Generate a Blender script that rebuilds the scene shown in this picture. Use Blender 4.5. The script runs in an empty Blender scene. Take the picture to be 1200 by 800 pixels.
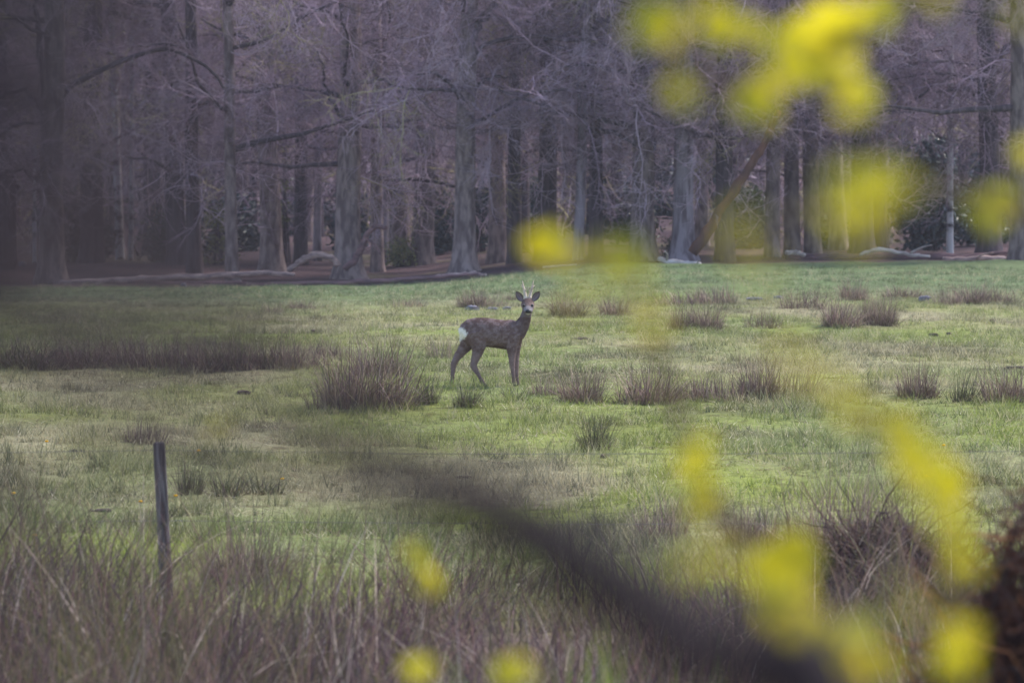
import bpy, math, random
import numpy as np
from mathutils import Vector, Matrix

# ------------------------------------------------------------------ camera
RND = random.Random(7)
RNG = np.random.default_rng(7)
SC = bpy.context.scene
COL = SC.collection
FPX = 7000.0                     # focal length in photo pixels (1200 wide)
CAMZ = 3.0
PITCH = math.atan(200 / FPX)     # horizon sits at photo row 200
cam = bpy.data.cameras.new('camera')
cam.sensor_width = 36.0
cam.lens = FPX / 1200 * 36.0
cam.clip_start = 0.1
cam.clip_end = 6000
cam.dof.use_dof = True
cam.dof.focus_distance = 64.0
cam.dof.aperture_fstop = 5.6
camo = bpy.data.objects.new('camera', cam)
COL.objects.link(camo)
camo.location = (0, 0, CAMZ)
camo.rotation_euler = (math.pi / 2 - PITCH, 0, 0)
SC.camera = camo

# ------------------------------------------------------------------ light
SUN_EL, SUN_AZ = math.radians(52), math.radians(52)    # azimuth clockwise from +Y: above and beyond the wood
w = bpy.data.worlds.new('World')
SC.world = w
w.use_nodes = True
nt = w.node_tree
sky = nt.nodes.new('ShaderNodeTexSky')
sky.sky_type = 'NISHITA'
sky.sun_disc = False
sky.sun_elevation = SUN_EL
sky.sun_rotation = SUN_AZ
sky.air_density = 1.0
sky.dust_density = 1.0
bg = nt.nodes['Background']
bg.inputs[1].default_value = 0.15
nt.links.new(sky.outputs[0], bg.inputs[0])
sl = bpy.data.lights.new('sun', 'SUN')
sl.energy = 2.6
sl.angle = math.radians(5)
sl.color = (1.0, 0.93, 0.85)
so = bpy.data.objects.new('sun', sl)
COL.objects.link(so)
sd = Vector((math.sin(SUN_AZ) * math.cos(SUN_EL), math.cos(SUN_AZ) * math.cos(SUN_EL), math.sin(SUN_EL)))
so.rotation_euler = sd.to_track_quat('Z', 'Y').to_euler()
so.location = sd * 50
SC.view_settings.view_transform = 'Standard'
SC.view_settings.look = 'None'
SC.view_settings.exposure = 1.05
SC.view_settings.gamma = 1
SC.cycles.use_denoising = True
SC.cycles.max_bounces = 6
SC.cycles.transparent_max_bounces = 4


# ------------------------------------------------------------------ helpers
def ray(px, py):
    """direction (per metre of depth along +Y) seen through photo pixel"""
    u, v = (px - 600) / FPX, (400 - py) / FPX
    c, s = math.cos(PITCH), math.sin(PITCH)
    d = Vector((u, c + v * s, -s + v * c))
    return d / d.y


def at(px, py, D):
    r = ray(px, py) * D
    return Vector((r.x, r.y, r.z + CAMZ))


def lin(r, g, b):
    f = lambda c: (c / 255 / 12.92) if c / 255 <= 0.04045 else ((c / 255 + 0.055) / 1.055) ** 2.4
    return np.array([f(r), f(g), f(b)])


def hash2(ix, iy, seed):
    h = (ix.astype(np.int64) * 374761393 + iy.astype(np.int64) * 668265263 + seed * 974634777) & 0x7fffffff
    h = ((h ^ (h >> 13)) * 1274126177) & 0x7fffffff
    h = h ^ (h >> 16)
    return (h & 0xffff) / 65535.0


def vnoise(x, y, seed=0):
    x = np.asarray(x, float)
    y = np.asarray(y, float)
    ix, iy = np.floor(x).astype(np.int64), np.floor(y).astype(np.int64)
    fx, fy = x - ix, y - iy
    fx, fy = fx * fx * (3 - 2 * fx), fy * fy * (3 - 2 * fy)
    a, b = hash2(ix, iy, seed), hash2(ix + 1, iy, seed)
    c, d = hash2(ix, iy + 1, seed), hash2(ix + 1, iy + 1, seed)
    return (a * (1 - fx) + b * fx) * (1 - fy) + (c * (1 - fx) + d * fx) * fy


def fbm(x, y, seed=0, o=3):
    t, a, n = 0, 1, 0
    for k in range(o):
        t = t + a * vnoise(np.asarray(x) * 2 ** k, np.asarray(y) * 2 ** k, seed + k)
        n += a
        a *= .5
    return t / n


# depth profile of the land, z against distance: bank by the camera, dip at the fence, pasture, wood, wooded slope
PD = np.array([-2000, -10, 9, 15, 22, 30, 42, 50, 57, 64, 75, 85, 100, 120, 136, 160, 190, 215, 250, 300, 400, 2000])
PZ = np.array([1.3, 1.3, 1.25, .55, .02, -.02, 0.0, .28, .5, .7, .7, .7, .62, .52, .46, .72, 1.1, 2.4, 8.0, 17, 22, 22])
TD = np.arange(-60, 420, .5)
TZ = np.interp(TD, PD, PZ)
kern = np.hanning(15)
kern /= kern.sum()
TZ = np.convolve(np.pad(TZ, 7, mode='edge'), kern, mode='valid')


def zg(x, D, fine=True):
    x = np.asarray(x, float)
    D = np.asarray(D, float)
    z = np.where(D > 400, np.interp(D, PD, PZ), np.interp(D, TD, TZ))
    ss = lambda t: np.clip(t, 0, 1) ** 2 * (3 - 2 * np.clip(t, 0, 1))
    z = z + .46 * ss((x + 3.2) / 5.5) * ss((D - 92) / 46) * ss((230 - D) / 60)
    if fine:
        amp = np.interp(D, [0, 15, 45, 130, 150, 400], [.05, .12, .16, .16, .25, 1.5])
        z = z + amp * (fbm(x / 4.5, D / 4.5, 3, 3) - .5)
        z = z + .085 * (fbm(x / .55, D / .55, 11, 2) - .5) * ((D > 12) & (D < 150))
        # low bank on which the rush belt ends
        z = z + .13 * np.exp(-((D - 67.2) / 1.6) ** 2) * np.clip((-x - .6) / 1.5, 0, 1)
    return z


def gz(x, y):
    return float(zg(np.array([x]), np.array([y]))[0])


def ground_hit(px, py):
    """point of the ground seen through a photo pixel"""
    D = np.arange(20, 260, .1)
    r = ray(px, py)
    below = (CAMZ + r.z * D) <= zg(r.x * D, D)
    k = int(np.argmax(below)) if below.any() else len(D) - 1
    d = float(D[k])
    return Vector((r.x * d, d, gz(r.x * d, d)))


def mesh(name, V, F, col=None, smooth=True):
    V = np.ascontiguousarray(V, dtype=np.float32).reshape(-1, 3)
    F = np.ascontiguousarray(F, dtype=np.int32)
    m = bpy.data.meshes.new(name)
    n, k = F.shape
    m.vertices.add(len(V))
    m.vertices.foreach_set('co', V.ravel())
    m.loops.add(n * k)
    m.loops.foreach_set('vertex_index', F.ravel())
    m.polygons.add(n)
    m.polygons.foreach_set('loop_start', np.arange(0, n * k, k, dtype=np.int32))
    m.polygons.foreach_set('use_smooth', np.full(n, smooth, dtype=bool))
    if col is not None:
        a = m.color_attributes.new('Col', 'FLOAT_COLOR', 'POINT')
        c = np.ones((len(V), 4), np.float32)
        c[:, :3] = np.asarray(col).reshape(-1, 3)
        a.data.foreach_set('color', c.ravel())
    m.update(calc_edges=True)
    return m


def link(name, data, mat=None, parent=None, loc=None, rz=None):
    o = bpy.data.objects.new(name, data)
    COL.objects.link(o)
    if mat is not None and data is not None and len(data.materials) == 0:
        data.materials.append(mat)
    if parent is not None:
        o.parent = parent
    if loc is not None:
        o.location = loc
    if rz is not None:
        o.rotation_euler = (0, 0, rz)
    return o


def tag(o, label=None, cat=None, group=None, kind=None):
    if label:
        o['label'] = label
    if cat:
        o['category'] = cat
    if group:
        o['group'] = group
    if kind:
        o['kind'] = kind
    return o


def norm(a):
    return a / np.maximum(np.linalg.norm(a, axis=-1, keepdims=True), 1e-9)


def tubes(P, R, S=3):
    """P (N,K,3) paths, R (N,K) radii -> verts (N*K*S,3), quads"""
    P = np.asarray(P, float)
    R = np.asarray(R, float)
    N, K, _ = P.shape
    T = np.empty_like(P)
    T[:, 1:-1] = P[:, 2:] - P[:, :-2]
    T[:, 0] = P[:, 1] - P[:, 0]
    T[:, -1] = P[:, -1] - P[:, -2]
    T = norm(T)
    mean = norm(P[:, -1] - P[:, 0] + 1e-6)
    ref = np.where(np.abs(mean[:, 2:3]) < .8, np.array([[0, 0, 1.]]), np.array([[1., 0, 0]]))[:, None, :]
    n1 = norm(np.cross(T, np.broadcast_to(ref, T.shape)))
    n2 = np.cross(T, n1)
    a = np.arange(S) * 2 * math.pi / S
    V = P[:, :, None, :] + R[:, :, None, None] * (np.cos(a)[None, None, :, None] * n1[:, :, None, :] + np.sin(a)[None, None, :, None] * n2[:, :, None, :])
    idx = np.arange(N * K * S).reshape(N, K, S)
    i2 = np.roll(idx, -1, axis=2)
    F = np.stack([idx[:, :-1], i2[:, :-1], i2[:, 1:], idx[:, 1:]], -1).reshape(-1, 4)
    return V.reshape(-1, 3), F


def tube_caps(P, R, S):
    """one tube with both ends closed to a point-like ring"""
    P = [np.array(p, float) for p in P]
    P = [P[0] - (P[1] - P[0]) * .002] + P + [P[-1] + (P[-1] - P[-2]) * .002]
    R = [1e-3] + list(R) + [1e-3]
    return tubes(np.array([P]), np.array([R]), S)


def merge(parts):
    Vs, Fs, n = [], [], 0
    for V, F in parts:
        Vs.append(V)
        Fs.append(F + n)
        n += len(V)
    return np.concatenate(Vs), np.concatenate(Fs)


def smoothpath(pts, n):
    """Catmull-Rom resampling to n points"""
    P = np.array([tuple(p) for p in pts], float)
    P = np.vstack([2 * P[0] - P[1], P, 2 * P[-1] - P[-2]])
    m = len(P) - 3
    out = []
    for t in np.linspace(0, m - 1e-6, n):
        i = int(t)
        f = t - i
        p0, p1, p2, p3 = P[i:i + 4]
        out.append(.5 * ((2 * p1) + (-p0 + p2) * f + (2 * p0 - 5 * p1 + 4 * p2 - p3) * f * f + (-p0 + 3 * p1 - 3 * p2 + p3) * f ** 3))
    return np.array(out)


def ribbons(B, H, az, lean, bend, W, K, face=None):
    """grass blades: base B (N,3), height H, azimuth az, lean and bend (fractions of H), width W"""
    N = len(B)
    t = np.linspace(0, 1, K)[None, :]
    dirv = np.stack([np.cos(az), np.sin(az), np.zeros(N)], -1)
    out = (lean[:, None] * t + bend[:, None] * t ** 2.2) * H[:, None]
    up = H[:, None] * t * (1 - .45 * np.clip(bend, 0, 1.6)[:, None] * t ** 1.6)
    P = B[:, None, :] + dirv[:, None, :] * out[..., None]
    P[..., 2] += up
    fa = az + math.pi / 2 + RNG.normal(0, .7, N) if face is None else face
    side = np.stack([np.cos(fa), np.sin(fa), np.zeros(N)], -1)
    wd = W[:, None] * (1 - .88 * t ** 1.5)
    V = np.stack([P - side[:, None] * wd[..., None] / 2, P + side[:, None] * wd[..., None] / 2], 2)
    idx = np.arange(N * K * 2).reshape(N, K, 2)
    F = np.stack([idx[:, :-1, 0], idx[:, :-1, 1], idx[:, 1:, 1], idx[:, 1:, 0]], -1).reshape(-1, 4)
    return V.reshape(-1, 3), F, np.repeat(np.broadcast_to(t, (N, K)).reshape(-1), 2)


# ------------------------------------------------------------------ materials
def material(name, color=None, attr=False, color2=None, scale=6.0, stretch=(1, 1, 1), rough=.85, bump=0., bscale=20., transl=0., spec=.25, detail=4.0, contrast=(.35, .65), obj_rand=0.):
    m = bpy.data.materials.new(name)
    m.use_nodes = True
    t = m.node_tree
    N, L = t.nodes, t.links
    N.clear()
    out = N.new('ShaderNodeOutputMaterial')
    p = N.new('ShaderNodeBsdfPrincipled')
    p.inputs['Roughness'].default_value = rough
    p.inputs['Specular IOR Level'].default_value = spec
    src = None
    tc = N.new('ShaderNodeTexCoord')
    mp = N.new('ShaderNodeMapping')
    mp.inputs['Scale'].default_value = stretch
    L.new(tc.outputs['Object'], mp.inputs['Vector'])
    if attr:
        a = N.new('ShaderNodeAttribute')
        a.attribute_name = 'Col'
        src = a.outputs['Color']
    else:
        rgb = N.new('ShaderNodeRGB')
        rgb.outputs[0].default_value = (*color, 1)
        src = rgb.outputs[0]
    if color2 is not None:
        nz = N.new('ShaderNodeTexNoise')
        nz.inputs['Scale'].default_value = scale
        nz.inputs['Detail'].default_value = detail
        L.new(mp.outputs[0], nz.inputs['Vector'])
        mr = N.new('ShaderNodeMapRange')
        mr.inputs[1].default_value, mr.inputs[2].default_value = contrast
        L.new(nz.outputs[0], mr.inputs[0])
        mx = N.new('ShaderNodeMix')
        mx.data_type = 'RGBA'
        L.new(mr.outputs[0], mx.inputs[0])
        L.new(src, mx.inputs[6])
        mx.inputs[7].default_value = (*color2, 1)
        src = mx.outputs[2]
    if obj_rand:
        oi = N.new('ShaderNodeObjectInfo')
        mr2 = N.new('ShaderNodeMapRange')
        mr2.inputs[3].default_value, mr2.inputs[4].default_value = 1 - obj_rand, 1 + obj_rand
        L.new(oi.outputs['Random'], mr2.inputs[0])
        hs = N.new('ShaderNodeHueSaturation')
        L.new(mr2.outputs[0], hs.inputs['Value'])
        L.new(src, hs.inputs['Color'])
        src = hs.outputs[0]
    L.new(src, p.inputs['Base Color'])
    if bump:
        nb = N.new('ShaderNodeTexNoise')
        nb.inputs['Scale'].default_value = bscale
        nb.inputs['Detail'].default_value = 5
        L.new(mp.outputs[0], nb.inputs['Vector'])
        b = N.new('ShaderNodeBump')
        b.inputs['Strength'].default_value = bump
        b.inputs['Distance'].default_value = .03
        L.new(nb.outputs[0], b.inputs['Height'])
        L.new(b.outputs[0], p.inputs['Normal'])
    sh = p.outputs[0]
    if transl:
        tr = N.new('ShaderNodeBsdfTranslucent')
        L.new(src, tr.inputs['Color'])
        ms = N.new('ShaderNodeMixShader')
        ms.inputs[0].default_value = transl
        L.new(p.outputs[0], ms.inputs[1])
        L.new(tr.outputs[0], ms.inputs[2])
        sh = ms.outputs[0]
    L.new(sh, out.inputs['Surface'])
    return m


M = {}
M['blade'] = material('blade', attr=True, rough=.6, transl=.45)
M['rush'] = material('rush', attr=True, rough=.75, transl=.15, obj_rand=.22)
M['bark'] = material('bark', tuple(lin(92, 77, 78)), color2=tuple(lin(142, 124, 122)), scale=3.2, stretch=(2.2, 2.2, .8), bump=.8, bscale=9, obj_rand=.25, contrast=(.4, .62))
M['bark_dark'] = material('bark_dark', tuple(lin(58, 48, 54)), color2=tuple(lin(92, 78, 84)), scale=4, stretch=(3, 3, .4), bump=.8, bscale=9, obj_rand=.25)
M['bark_pale'] = material('bark_pale', tuple(lin(142, 130, 138)), color2=tuple(lin(90, 78, 84)), scale=2.6, stretch=(2.5, 2.5, .5), bump=.4, bscale=8, contrast=(.45, .62))
M['birch'] = material('birch', tuple(lin(190, 185, 190)), color2=tuple(lin(70, 62, 68)), scale=2.0, stretch=(1., 1., 1.6), bump=.3, contrast=(.5, .6))
M['red_bark'] = material('red_bark', tuple(lin(120, 80, 64)), color2=tuple(lin(84, 60, 54)), scale=4, stretch=(1, 1, .5), bump=.5)
M['twig'] = material('twig', attr=True, rough=.8)
M['log'] = material('log', tuple(lin(190, 162, 154)), color2=tuple(lin(126, 104, 104)), scale=8, stretch=(.5, 2, 2), bump=.7, bscale=12)
M['log_dark'] = material('log_dark', tuple(lin(136, 104, 104)), color2=tuple(lin(92, 70, 74)), scale=5, stretch=(.5, 2, 2), bump=.7, bscale=12)
M['bleached'] = material('bleached', tuple(lin(205, 195, 192)), color2=tuple(lin(160, 146, 142)), scale=5, stretch=(.6, 2, 2), bump=.4)
M['leaf_dark'] = material('leaf_dark', attr=True, rough=.45, spec=.5, transl=.08)
M['yellow_leaf'] = material('yellow_leaf', tuple(lin(226, 214, 44)), color2=tuple(lin(210, 190, 36)), scale=30, rough=.6, transl=.45, obj_rand=.22)
M['green_leaf'] = material('green_leaf', tuple(lin(190, 190, 40)), color2=tuple(lin(150, 150, 40)), scale=30, rough=.6, transl=.45, obj_rand=.25)
M['stem'] = material('stem', tuple(lin(112, 96, 66)), color2=tuple(lin(92, 78, 62)), scale=20, rough=.8)
M['dark_stem'] = material('dark_stem', tuple(lin(50, 42, 45)), color2=tuple(lin(64, 54, 56)), scale=14, rough=.9)
M['post'] = material('post', tuple(lin(124, 116, 118)), color2=tuple(lin(62, 54, 58)), scale=9, stretch=(4, 4, .35), bump=.9, bscale=16, contrast=(.38, .6))
M['wire'] = material('wire', tuple(lin(122, 118, 118)), color2=tuple(lin(96, 84, 78)), scale=30, rough=.5, spec=.5)
M['stone'] = material('stone', tuple(lin(135, 132, 146)), color2=tuple(lin(98, 94, 104)), scale=9, bump=.6, bscale=14)
M['soil'] = material('soil', tuple(lin(98, 80, 72)), color2=tuple(lin(72, 60, 56)), scale=12, bump=.9, bscale=18)
M['dandelion'] = material('dandelion', tuple(lin(235, 190, 30)), color2=tuple(lin(225, 165, 20)), scale=60, rough=.7, transl=.2)
M['green_stem'] = material('green_stem', tuple(lin(110, 130, 60)), color2=tuple(lin(90, 108, 55)), scale=20, transl=.2)


def ground_material():
    m = bpy.data.materials.new('ground')
    m.use_nodes = True
    t = m.node_tree
    N, L = t.nodes, t.links
    p = N['Principled BSDF']
    p.inputs['Roughness'].default_value = .95
    p.inputs['Specular IOR Level'].default_value = .1
    a = N.new('ShaderNodeAttribute')
    a.attribute_name = 'Col'
    tc = N.new('ShaderNodeTexCoord')

    def noise(scale, lo, hi, detail=5):
        nz = N.new('ShaderNodeTexNoise')
        nz.inputs['Scale'].default_value = scale
        nz.inputs['Detail'].default_value = detail
        L.new(tc.outputs['Object'], nz.inputs['Vector'])
        mr = N.new('ShaderNodeMapRange')
        mr.inputs[1].default_value, mr.inputs[2].default_value = lo, hi
        L.new(nz.outputs[0], mr.inputs[0])
        return nz, mr
    nz1, r1 = noise(5.5, .5, .68)
    nz2, r2 = noise(16, .35, .72)
    mx = N.new('ShaderNodeMix')
    mx.data_type = 'RGBA'
    mx.blend_type = 'MULTIPLY'
    mx.inputs[7].default_value = (.58, .5, .5, 1)
    L.new(r1.outputs[0], mx.inputs[0])
    L.new(a.outputs['Color'], mx.inputs[6])
    mx2 = N.new('ShaderNodeMix')
    mx2.data_type = 'RGBA'
    mx2.blend_type = 'MULTIPLY'
    mx2.inputs[7].default_value = (.6, .62, .55, 1)
    L.new(r2.outputs[0], mx2.inputs[0])
    L.new(mx.outputs[2], mx2.inputs[6])
    L.new(mx2.outputs[2], p.inputs['Base Color'])
    b = N.new('ShaderNodeBump')
    b.inputs['Strength'].default_value = .8
    b.inputs['Distance'].default_value = .06
    L.new(nz2.outputs[0], b.inputs['Height'])
    L.new(b.outputs[0], p.inputs['Normal'])
    return m


# ------------------------------------------------------------------ ground
GREEN = lin(126, 134, 82)
FRESH = lin(138, 148, 64)
STRAW = lin(164, 154, 124)
DULL = lin(98, 94, 68)
EDGE = lin(102, 120, 82)
LITTER = lin(104, 82, 86)
LITTER2 = lin(74, 60, 64)
THATCH = lin(120, 104, 92)


def mix(a, b, f):
    f = np.asarray(f)[..., None]
    return a * (1 - f) + b * f


def turf_colour(x, D):
    """the grass's own colour over the field (species patches, moss, dead straw, leaf litter in the wood)"""
    x = np.asarray(x, float)
    D = np.asarray(D, float)
    big = fbm(x / 3.2, D / 6.5, 21, 3)
    med = fbm(x / .9, D / 2.0, 31, 3)
    c = mix(np.broadcast_to(GREEN, x.shape + (3,)), STRAW, np.clip((big - .42) * 3.2, 0, .85))
    c = mix(c, DULL, np.clip((med - .48) * 3.6, 0, .85))
    c = mix(c, FRESH, np.clip((fbm(x / 1.6, D / 3.0, 41, 2) - .4) * 3, 0, .9) * np.interp(D, [40, 48, 54, 60, 130], [1.1, 1.1, .8, .55, .25]))
    c = mix(c, EDGE, np.clip((D - 104 + 8 * (big - .5)) / 14, 0, .9))  # darker strip along the tree line: the trees' shadow painted into the turf
    edge = 130.5 + 5 * (fbm(x / .7, D / 1.6, 57, 2) - .5) + 6 * (fbm(x / 4, D * 0 + .5, 51, 3) - .5) + 3.5 * np.clip((x + 1) / 5, -.6, 1)
    lit = np.clip((D - edge) / 1.2, 0, 1)
    lc = mix(np.broadcast_to(LITTER, x.shape + (3,)), LITTER2, np.clip((fbm(x / 1.1, D / 1.6, 61, 3) - .35) * 2.5, 0, 1))
    lc = mix(lc, lin(100, 100, 70), np.clip((fbm(x / 2.4, D / 4, 71, 2) - .66) * 5, 0, .5))
    c = mix(c, lc, lit)
    return mix(c, THATCH, np.clip((41.5 - D) / 3, 0, 1))


xs = np.concatenate([-np.geomspace(2000, 26, 22), np.arange(-25, 25.01, .3), np.geomspace(26, 2000, 22)])
ds = np.concatenate([-np.geomspace(1500, 14, 14), np.arange(-12, 22, 1.), np.arange(22, 80, .25), np.arange(80, 150, .5), np.arange(150, 300, 2.), np.geomspace(302, 2500, 16)])
GX, GD = np.meshgrid(xs, ds)
V = np.stack([GX, GD, zg(GX, GD)], -1).reshape(-1, 3)
nx, nd = len(xs), len(ds)
I = np.arange(nx * nd).reshape(nd, nx)
F = np.stack([I[:-1, :-1], I[:-1, 1:], I[1:, 1:], I[1:, :-1]], -1).reshape(-1, 4)
ground = link('ground', mesh('ground', V, F, turf_colour(GX, GD).reshape(-1, 3)), ground_material())
tag(ground, 'rough green pasture running up to the leaf litter of the wood', 'ground', kind='structure')

# ------------------------------------------------------------------ pasture grass
def scatter(n, d0, d1, power, side=.7):
    """random ground points between two depths, thinner with distance, over a strip a little wider than the view"""
    u = RNG.random(n * 2)
    q = 2 - power
    D = (d0 ** q + u * (d1 ** q - d0 ** q)) ** (1 / q) if abs(q) > 1e-6 else d0 * (d1 / d0) ** u
    D = D[:n]
    x = (RNG.random(n) * 2 - 1) * (D * .0857 * 1.2 + side)
    return x, D


pd_x = at(588, 452, 64.0).x


def field_grass():
    n = 62000
    x, D = scatter(n, 39, 130, 1.6, 1.6)
    hx = np.repeat(pd_x + np.array([-.53, -.18, .13, .17]), 40)
    x[:160] = hx + RNG.normal(0, .1, 160)
    D[:160] = 64 + RNG.normal(-.05, .12, 160)
    tuft = fbm(x / .7, D / .9, 81, 2)
    keep = tuft + RNG.normal(0, .12, n) > .36
    x, D, tuft = x[keep], D[keep], tuft[keep]
    n = len(x)
    k = 9
    X = np.repeat(x, k) + RNG.normal(0, .045, n * k)
    Y = np.repeat(D, k) + RNG.normal(0, .045, n * k)
    T = np.repeat(tuft, k)
    Hh = np.repeat(.035 + .07 * np.clip(tuft - .3, 0, 1) + RNG.gamma(2, .009, n), k) * RNG.uniform(.6, 1.3, n * k)
    Hh = Hh * np.interp(Y, [40, 50, 65, 130], [1.7, 1.4, 1.1, 1.0]) * (.6 + 1.1 * np.clip(fbm(X / .5, Y / .6, 85, 2) - .3, 0, 1) * 2)
    c0 = turf_colour(X, Y)
    r = np.repeat(RNG.random(n), k)
    br = np.repeat(RNG.normal(1, .16, n), k) * RNG.normal(1, .12, n * k)
    c = c0 * np.clip(br, .5, 1.6)[:, None]
    c = np.where((r > .8)[:, None], mix(c, lin(196, 184, 150), np.full(n * k, .75)), c)
    c = np.where((r < .10)[:, None], mix(c, lin(74, 82, 58), np.full(n * k, .8)), c)
    B = np.stack([X, Y, zg(X, Y) - .01], -1)
    N = n * k
    V, F, t = ribbons(B, Hh, RNG.random(N) * 6.283, RNG.uniform(.1, .7, N), RNG.uniform(0, .5, N), RNG.uniform(.005, .011, N), 2)
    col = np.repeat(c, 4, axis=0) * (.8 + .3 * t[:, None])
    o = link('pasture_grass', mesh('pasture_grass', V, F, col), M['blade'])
    tag(o, 'short grazed pasture grass with dead straw between the blades', 'grass', kind='stuff')
    # dead blades lying flat between the living ones
    n = 52000
    x, D = scatter(n, 40, 126, 1.5)
    keep = fbm(x / 1.2, D / 1.5, 87, 3) + RNG.normal(0, .1, n) > .45
    x, D = x[keep], D[keep]
    n = len(x)
    B = np.stack([x, D, zg(x, D) + RNG.uniform(.0, .05, n)], -1)
    V, F, t = ribbons(B, RNG.uniform(.02, .05, n), RNG.random(n) * 6.283, RNG.uniform(1.5, 5, n), RNG.uniform(0, .5, n), RNG.uniform(.005, .011, n), 2)
    cs = np.array([lin(206, 196, 168), lin(178, 164, 132), lin(150, 132, 110), lin(118, 100, 88)])
    c = np.repeat(cs[RNG.choice(4, n, p=[.3, .3, .25, .15])] * RNG.normal(1, .1, n)[:, None], 4, axis=0)
    o = link('dead_straw', mesh('dead_straw', V, F, c), M['blade'])
    tag(o, 'pale dead straw lying flat over the pasture turf', 'straw', kind='stuff')


field_grass()


def tall_grass():
    """rank dead grass on the near side of and along the fence"""
    n = 58000
    x, D = scatter(n, 21.5, 43, .5, 2.2)
    dens = fbm(x / 1.1, D / 1.6, 91, 3)
    lim = np.interp(D, [21, 37, 40.5, 43], [.30, .36, .5, .68])
    keep = dens + RNG.normal(0, .06, n) > lim
    x, D, dens = x[keep], D[keep], dens[keep]
    n = len(x)
    hp = np.clip((fbm(x / .8, D / 1.2, 95, 2) - .5) * 1.5 + .5, 0, 1)
    H = (.24 + .95 * hp) * RNG.uniform(.4, 1.35, n) * np.interp(D, [21, 30, 38, 43], [1.0, 1.05, .95, .45])
    g = fbm(x / .9, D / 1.4, 101, 2)
    cols = np.array([lin(98, 74, 78), lin(60, 46, 52), lin(132, 106, 100), lin(196, 178, 166), lin(84, 80, 58), lin(108, 104, 66)])
    pick = RNG.choice(6, n, p=[.33, .25, .16, .05, .11, .10])
    c = cols[pick] * RNG.normal(1, .14, n)[:, None].clip(.6, 1.5)
    c = mix(c, lin(100, 104, 62), np.clip((g - .55) * 3, 0, .5))
    B = np.stack([x, D, zg(x, D) - .03], -1)
    az = 6.283 * fbm(x / 1.3, D / 1.3, 111, 2) * 1.6 + RNG.normal(0, .8, n)
    V, F, t = ribbons(B, H, az, RNG.gamma(1.6, .14, n), RNG.gamma(1.5, .32, n), RNG.uniform(.004, .014, n), 6)
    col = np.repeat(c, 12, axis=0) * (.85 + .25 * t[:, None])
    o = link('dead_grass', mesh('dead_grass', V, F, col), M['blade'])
    tag(o, 'tall dead purple-brown grass standing along the fence', 'grass', kind='stuff')


tall_grass()

# ------------------------------------------------------------------ rush clumps
def rush_mesh(n, rad, h, spread, seed, dry=True, droop=.25):
    global RNG
    keepr = RNG
    RNG = np.random.default_rng(seed)
    n = int(n * 1.6)
    r = rad * np.sqrt(RNG.random(n))
    a = RNG.random(n) * 6.283
    B = np.stack([r * np.cos(a), r * np.sin(a), np.full(n, -.05)], -1)
    H = h * (.3 + .9 * RNG.random(n) ** 1.4) * (1 - .25 * r / rad)
    az = a + RNG.normal(0, 1.2, n)
    lean = spread * (r / rad) * RNG.uniform(.3, 1.2, n) + RNG.uniform(0, .1, n)
    bend = RNG.gamma(1.0, droop * 1.1, n)
    V, F, t = ribbons(B, H + .05, az, lean, bend, RNG.uniform(.006, .011, n), 4)
    if dry:
        cs = np.array([lin(134, 108, 102), lin(100, 80, 80), lin(172, 150, 132), lin(112, 106, 76)])
        pk = RNG.choice(4, n, p=[.36, .28, .2, .16])
    else:
        cs = np.array([lin(98, 100, 68), lin(86, 88, 64), lin(124, 118, 84), lin(104, 86, 84)])
        pk = RNG.choice(4, n, p=[.4, .25, .15, .2])
    c = np.repeat(cs[pk] * RNG.normal(1, .14, n).clip(.6, 1.5)[:, None], 8, axis=0)
    base = lin(150, 146, 104) if dry else lin(120, 126, 74)
    c = mix(c, base, np.clip(.5 - t * 1.6, 0, .5))
    # dead brush at the foot
    nb = n // 2
    r2 = rad * 1.1 * np.sqrt(RNG.random(nb))
    a2 = RNG.random(nb) * 6.283
    B2 = np.stack([r2 * np.cos(a2), r2 * np.sin(a2), np.full(nb, -.04)], -1)
    V2, F2, t2 = ribbons(B2, h * RNG.uniform(.15, .45, nb), a2 + RNG.normal(0, 1, nb), RNG.uniform(.2, 1.0, nb), RNG.uniform(.1, .8, nb), RNG.uniform(.006, .012, nb), 4)
    cs2 = np.array([lin(150, 138, 108), lin(116, 104, 84), lin(96, 82, 78)])
    c2 = np.repeat(cs2[RNG.choice(3, nb)] * RNG.normal(1, .12, nb)[:, None], 8, axis=0)
    RNG = keepr
    return mesh('upright_stems', V, F, c), mesh('foot_litter', V2, F2, c2)


RUSH = {
    'big': [rush_mesh(420, .36, .62, .38, s, True, .4) for s in (1, 2)],
    'mid': [rush_mesh(260, .26, .52, .3, s, True, .4) for s in (3, 4, 5)],
    'green': [rush_mesh(170, .17, .45, .7, s, False) for s in (6, 7)],
    'small': [rush_mesh(90, .13, .34, .5, s, False, .35) for s in (8, 9)],
    'low': [rush_mesh(160, .34, .34, .4, s, True, .3) for s in (10, 11)],
}
nrush = 0


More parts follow.
